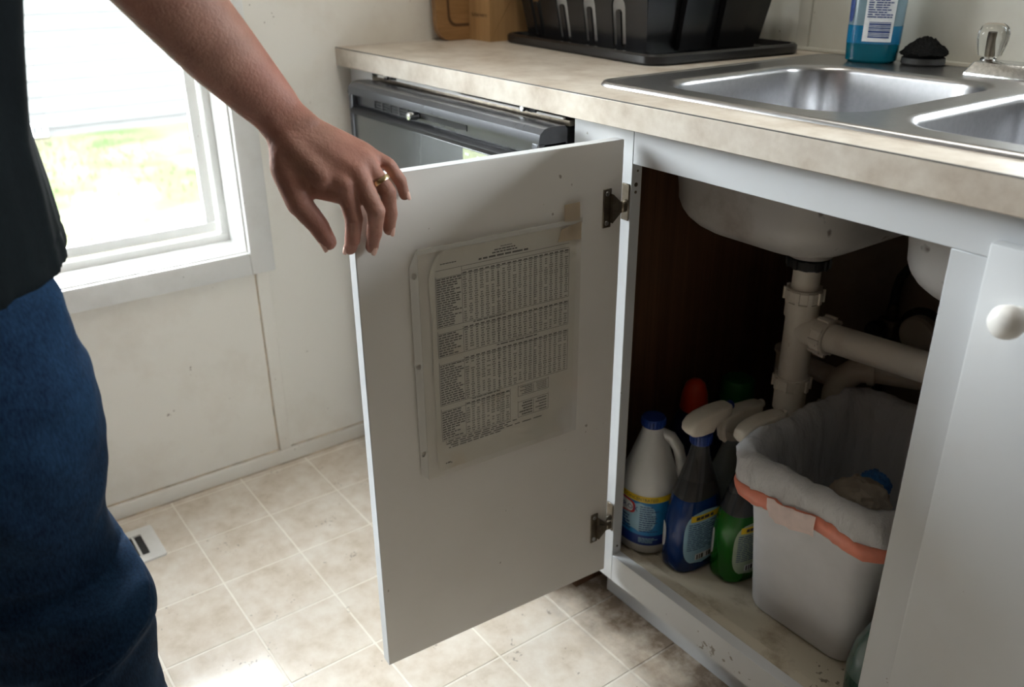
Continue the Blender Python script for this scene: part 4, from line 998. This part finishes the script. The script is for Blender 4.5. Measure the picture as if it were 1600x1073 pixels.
for k in 'imrp':
    pts = fing[k]; rad = frad[k]
    mid = [tuple((V3(pts[i])+V3(pts[i+1]))/2) for i in range(3)]
    for i in range(3):                       # slim between the knuckles
        arm.capsule(pts[i], mid[i], rad[i], (rad[i]+rad[i+1])/2*.93); arm.capsule(mid[i], pts[i+1], (rad[i]+rad[i+1])/2*.93, rad[i+1])
    cr_ = {'p': .0125, 'r': .0135, 'm': .0145, 'i': .0145}[k]
    arm.capsule(carp[k], pts[0], cr_, rad[0]*1.06)
    arm.capsule(V3(carp[k])+cF*.010, V3(pts[0])+cF*.006-(V3(pts[0])-V3(carp[k]))*.15, cr_, rad[0]*.95)     # palm side
    arm.capsule(V3(carp[k])*.35+V3(pts[0])*.65+view*.0070, V3(pts[0])+view*.0030, .0048, .0090)          # tendon and knuckle
    arm.capsule(V3(WR)*.45+V3(carp[k])*.55+view*.0065, V3(carp[k])*.35+V3(pts[0])*.65+view*.0070, .0070, .0048)
    kd = V3(pts[1]); arm.capsule(kd+view*.0018, kd+view*.002, rad[1]*.9, rad[1]*.9)
t = fing['t']; rt = frad['t']
arm.capsule(carp['i'], t[0], .017, rt[0]); arm.capsule(WR, t[0], .017, rt[0]*.95)
for i in range(3): arm.capsule(t[i], t[i+1], rt[i], rt[i+1])
arm.capsule(t[0], t[1], .0175, .0145)
arm.capsule((.7986, -.4570, .8540), (.8234, -.4326, .8368), .0085, .0085)
arm.capsule((.7930, -.4640, .8720), (.8270, -.4240, .8430), .0130, .0105)
arm.capsule((.8000, -.4540, .8640), (.8100, -.4480, .8440), .0125, .0080)
arm.capsule(V3((.7860, -.4600, .8850))+view*.005, V3((.8170, -.4400, .8500))+view*.004, .0185, .0145)
arm.capsule((.7840, -.4640, .8830), (.8020, -.4600, .8450), .0180, .0150)
arm.capsule((.7730, -.4560, .9185), carp['p'], .0185, .0140); arm.capsule((.7760, -.4730, .9120), carp['i'], .0185, .0160); arm.capsule((.7745, -.4650, .9150), carp['m'], .0205, .0160)
arm.capsule((.8010, -.4600, .8400), (.8290, -.4270, .8300), .0100, .0090)
for a_, b_ in (('i', 'm'), ('m', 'r'), ('r', 'p')):          # flesh between the metacarpals
    ca = (V3(carp[a_])+V3(carp[b_]))/2; cb_ = (V3(fing[a_][0])+V3(fing[b_][0]))/2
    arm.capsule(ca+view*.001, cb_-(cb_-ca)*.12+view*.0005, .0140, .0118)
# forearm: rings of ellipses
FA = [((.774, -.640, 1.150), .046, .044), ((.774, -.618, 1.112), .0475, .045), ((.7735, -.600, 1.089), .0475, .045), ((.7689, -.5551, 1.032), .0440, .042), ((.7659, -.5155, .9804), .0395, .037), ((.7678, -.4811, .9373), .0325, .029), ((.7730, -.4670, .9180), .0290, .0225), (WR, .0275, .0195), ((.7850, -.4565, .8985), .0300, .0175), ((.7920, -.4500, .8890), .0310, .0150)]
rings = []
for i, (c, a, b) in enumerate(FA):
    d = (V3(FA[min(i+1, len(FA)-1)][0])-V3(FA[max(i-1, 0)][0])).normalized()
    s = d.cross(view).normalized(); w = s.cross(d).normalized()
    rings.append([V3(c)+s*(a*math.cos(2*math.pi*j/28))+w*(b*math.sin(2*math.pi*j/28)) for j in range(28)])
arm.loft(rings)
arm.capsule((.774, -.625, 1.125), (.80, -.690, 1.36), .046, .054)
arm_me = remesh(arm, .0016, 5)
def region_smooth(me, wfn, its):
    n = len(me.vertices); co = np.empty(n*3); me.vertices.foreach_get('co', co); co = co.reshape(-1, 3)
    e = np.empty(len(me.edges)*2, dtype=np.int64); me.edges.foreach_get('vertices', e); e = e.reshape(-1, 2)
    deg_ = np.bincount(e.ravel(), minlength=n)[:, None].astype(float); w = wfn(co)[:, None]*.6
    for _ in range(its):
        acc = np.zeros_like(co)
        for k in range(3): acc[:, k] = np.bincount(e[:, 0], co[e[:, 1], k], n)+np.bincount(e[:, 1], co[e[:, 0], k], n)
        co = co+w*(acc/np.maximum(deg_, 1)-co)
    me.vertices.foreach_set('co', co.ravel()); me.update()
region_smooth(arm_me, lambda c: np.clip((c[:, 2]-.846)/.02, .04, 1), 38)
region_smooth(arm_me, lambda c: np.clip((.815-abs(c[:, 0]-.80)*0-c[:, 2])/.02, 0, 1)*.15, 4)
def skin_d(co, no):
    d = np.zeros(len(co))
    for i, p in enumerate(co):
        if p[2] < .93:
            d[i] = (.00018*noise.noise(V3(p)*240)+.0003*noise.noise(V3(p)*80))*min(1, (.93-p[2])*40)
    return d
displace(arm_me, skin_d)
# rest of the body (mostly clothed or out of frame), coarser
FD = V3((.90, -.44, 0)).normalized(); LD = V3((.44, .90, 0)).normalized(); PC = V3((.72, -.858, 0))
def bd(f, l, z): return PC+FD*f+LD*l+V3((0, 0, z))
rest = MB()
rest.capsule(bd(0, 0, .95), bd(0, 0, 1.15), .105, .11); rest.capsule(bd(0, -.09, 1.30), bd(0, .09, 1.30), .10, .10); rest.capsule(bd(0, -.05, 1.1), bd(0, .05, 1.1), .11, .11)
rest.capsule(bd(0, -.165, 1.375), bd(0, .165, 1.375), .055, .055)
rest.capsule(bd(.0, 0, 1.40), bd(.02, 0, 1.52), .06, .056)
rest.capsule(bd(.03, 0, 1.60), bd(.02, 0, 1.67), .075, .092); rest.capsule(bd(.06, 0, 1.545), bd(.05, 0, 1.60), .045, .065)
rest.capsule(bd(.112, 0, 1.595), bd(.105, 0, 1.635), .014, .008)
for s in (-1, 1): rest.capsule(bd(.015, s*.088, 1.59), bd(.012, s*.09, 1.63), .014, .019)
rest.capsule(bd(.092, -.022, 1.555), bd(.092, .022, 1.555), .012, .012)
rest.capsule(bd(0, -.19, 1.37), bd(-.02, -.25, 1.09), .052, .043); rest.capsule(bd(-.02, -.25, 1.09), bd(.06, -.26, .85), .043, .029)
rest.capsule(bd(.065, -.26, .83), bd(.085, -.255, .77), .034, .038)
for k, (l, ln) in enumerate(((-.285, .062), (-.265, .075), (-.245, .07), (-.225, .055))):
    rest.capsule(bd(.09, l+.005, .755), bd(.105, l, .755-ln*.5), .0095, .009); rest.capsule(bd(.105, l, .755-ln*.5), bd(.10, l, .755-ln), .009, .0075)
rest.capsule(bd(.10, -.225, .80), bd(.135, -.205, .765), .013, .011); rest.capsule(bd(.135, -.205, .765), bd(.145, -.2, .735), .011, .009)
for s in (-1, 1):
    rest.capsule(bd(.02, s*.095, .85), bd(.03, s*.09, .5), .07, .055); rest.capsule(bd(.03, s*.09, .5), bd(.0, s*.09, .10), .055, .04); rest.capsule(bd(0, s*.09, .06), bd(.1, s*.1, .04), .04, .035)
rest_me = remesh(rest, .006, 6)
bm = bmesh.new(); bm.from_mesh(arm_me); bm.from_mesh(rest_me); me = bpy.data.meshes.new('body'); bm.to_mesh(me); bm.free()
body = link('body', me, 'skin', man, True, 180)
for s in (-1, 1):
    e = MB().lathe([(.001, -.012), (.008, -.009), (.012, 0), (.008, .009), (.001, .012)], tuple(bd(.098, s*.032, 1.625)), 16).obj('eye', 'inkwhite', man)
hr = MB(); hr.capsule(bd(.0, 0, 1.66), bd(.01, 0, 1.69), .098, .098); hr.capsule(bd(-.03, 0, 1.58), bd(-.02, 0, 1.66), .075, .09); link('hair', remesh(hr, .008, 4), 'hair', man, True, 180)
# nails
def nail(c, axis, nrm, l, w):
    axis = V3(axis).normalized(); nrm = V3(nrm); nrm = (nrm-axis*nrm.dot(axis)).normalized(); sd = axis.cross(nrm); rings = []
    for i in range(7):
        a = -1+2*i/6; ww = w*(1-abs(a)**4*.6)**.5
        rings.append([V3(c)+axis*(a*l)+sd*(ww*math.sin(b))+nrm*(w*1.0*math.cos(b)-w*.92) for b in np.linspace(-1.0, 1.0, 7)])
    return MB().loft(rings, False, False, closed=False).obj('fingernail', 'nail', man, angle=80)
for k, nv in (('i', view+cR*-.6), ('m', view*.7+cR*.5), ('r', view*.6+cR*.8), ('p', view*.5+cR*.9), ('t', view*.6-cR*.9)):
    a, b = V3(fing[k][2]), V3(fing[k][3]); ax = (b-a).normalized(); nn = (nv-ax*nv.dot(ax)).normalized(); r_ = frad[k][3]
    nail(b+nn*r_*.98+ax*.001, ax, nn, r_*.75, r_*.62)
# wedding ring on the ring finger
a, b = V3(fing['r'][0]), V3(fing['r'][1]); ax = (b-a).normalized(); cc = a+(b-a)*.66; u = ax.orthogonal().normalized(); w = ax.cross(u); rings = []
for hh, rr_ in ((-.0026, .0106), (-.0024, .0116), (0, .0121), (.0024, .0116), (.0026, .0106), (0, .0104), (-.0026, .0106)):
    rings.append([cc+ax*hh+rr_*(math.cos(2*math.pi*j/36)*u+math.sin(2*math.pi*j/36)*w) for j in range(36)])
tag(MB().loft(rings, False, False).obj('wedding_ring', 'gold', man, angle=30), 'plain gold band on the ring finger')

# t-shirt
def ell(c, a, b, n=56):
    return [V3(c)+LD*(a*math.cos(2*math.pi*j/n))+FD*(b*math.sin(2*math.pi*j/n)) for j in range(n)]
tee = MB()
TE = [(.795, .169, .160, .0), (.81, .169, .160, .0), (.87, .168, .152, .0), (.92, .164, .142, 0), (1.0, .175, .130, 0), (1.10, .192, .128, 0), (1.22, .182, .130, 0), (1.32, .192, .125, 0), (1.39, .175, .10, 0), (1.43, .11, .085, 0), (1.445, .075, .07, 0)]
tee.loft([ell(PC+V3((0, 0, z)), a, b) for z, a, b, _ in TE])
tee.capsule(bd(0, .155, 1.365), V3((.785, -.660, 1.215)), .068, .064); tee.capsule(bd(0, -.155, 1.365), bd(-.01, -.235, 1.19), .068, .064)
tm = remesh(tee, .005, 4)
def tee_d(co, no):
    out = np.zeros(len(co))
    for i, p in enumerate(co):
        an = math.atan2(*((V3(p)-PC).dot(FD), (V3(p)-PC).dot(LD))) if True else 0
        v_ = noise.noise(V3((an*2.6, p[2]*2.2, 1)))*.012+noise.noise(V3((an*6, p[2]*5+an*2, 4)))*.005
        out[i] = v_*min(1, max(.25, (1.35-p[2])*2))
        if abs(p[2]-.822) < .0022: out[i] -= .0012
    return out
displace(tm, tee_d)
ts = link('t_shirt', tm, 'tee', man, True, 180); ts['label'] = 'dark teal cotton t-shirt'
# jeans
jn = MB()
jn.loft([ell(PC+V3((0, 0, z)), a, b) for z, a, b in ((.74, .150, .112), (.80, .155, .120), (.88, .150, .108), (.97, .150, .105))])
LL = [(.84, (.760, -.815), .080), (.78, (.785, -.812), .096), (.70, (.805, -.808), .103), (.637, (.809, -.805), .102), (.563, (.807, -.809), .090), (.50, (.812, -.806), .079), (.465, (.826, -.793), .084), (.41, (.815, -.788), .083), (.31, (.806, -.784), .080), (.18, (.798, -.780), .081), (.07, (.797, -.776), .083), (.055, (.797, -.776), .082)]
def legloft(tab, mir):
    rings = []
    for z, c, r in tab:
        cc = V3((c[0], c[1], z))
        if mir: q_ = cc-PC; cc = PC+FD*(q_.dot(FD)*.6)-LD*(q_.dot(LD)+.02)+V3((0, 0, q_.z))
        rings.append(ell(cc, r, r*1.02, 40))
    jn.loft(rings)
legloft(LL, False); legloft(LL, True)
jm = remesh(jn, .0045, 5)
def jean_d(co, no):
    out = np.zeros(len(co))
    for i, p in enumerate(co):
        z = p[2]; x = (V3(p)-PC).dot(LD); y = (V3(p)-PC).dot(FD)
        d = .005*noise.noise(V3((x*9, y*9, z*5)))
        k = math.exp(-((z-.45)/.09)**2)      # folds around the bent knee
        f1 = 1-abs(noise.noise(V3((x*4+z*5, y*4-z*3, z*13))))*2.6; d += k*.013*max(-.4, f1)
        d += .006*noise.noise(V3((x*10+z*9, y*12-z*6, z*9+3)))+.0022*noise.noise(V3((x*30, y*30, z*42)))
        if x > 0:
            kk = [r for r in LL if r[0] >= z]; cx, cy = (kk[-1] if kk else LL[0])[1]
            ph = math.atan2((p[0]-cx)*.81-(p[1]-cy)*.59, (p[0]-cx)*.59+(p[1]-cy)*.81)      # 0 at the right edge, positive towards the viewer
            if -1.2 < ph < 2.2:
                wv_ = max(0, 1-abs(ph-.5)/1.7)
                d += wv_*(.019*math.exp(-((z-(.468-.055*ph))/.013)**2)-.015*math.exp(-((z-(.442-.05*ph))/.011)**2)+.007*math.exp(-((z-(.415-.02*ph))/.014)**2))
                d += max(0, 1-abs(ph-1.0)/.5)*.006*math.exp(-((z-.60-.12*(ph-1))/.03)**2)
        k3 = math.exp(-((z-.74)/.07)**2); d += k3*.007*noise.noise(V3((x*6+z*12, y*6+z*9, z*20+8)))
        k2 = math.exp(-((z-.14)/.08)**2); d += k2*.009*noise.noise(V3((x*6, y*6, z*40)))
        out[i] = d
    return out
displace(jm, jean_d)
je = link('jeans', jm, 'denim', man, True, 180); je['label'] = 'faded blue denim jeans with knee creases'
# stitched seam along the inside of the leg
from mathutils.bvhtree import BVHTree
bt = BVHTree.FromPolygons([v.co for v in jm.vertices], [p.vertices[:] for p in jm.polygons])
mb = MB(); z = .50
while z > .10:
    for s in (0, 1):
        k = [r for r in LL if r[0] >= z][-1]; c = V3((k[1][0], k[1][1], z)); ang = -.78+s*.05
        dv = (FD*math.cos(ang)+LD*math.sin(ang)).normalized()
        hit = bt.ray_cast(c+dv*.2, -dv)
        if hit[0]: mb.capsule(hit[0]+V3((0, 0, .0018)), hit[0]-V3((0, 0, .0018)), .0008, .0008, 6, 2)
    z -= .0056
mb.obj('stitching', 'stitch', je)
for s in (-1, 1):
    c = (.797+.03, -.773-.02) if s > 0 else tuple((bd(.06, -.125, 0))[:2])
    sh = MB().capsule(V3((c[0], c[1], .045))-FD*.07, V3((c[0], c[1], .04))+FD*.12, .042, .036)
    for i, p in enumerate(sh.v): sh.v[i] = (p[0], p[1], max(p[2], .0005))
    sh.obj('shoe', 'shoe', man)
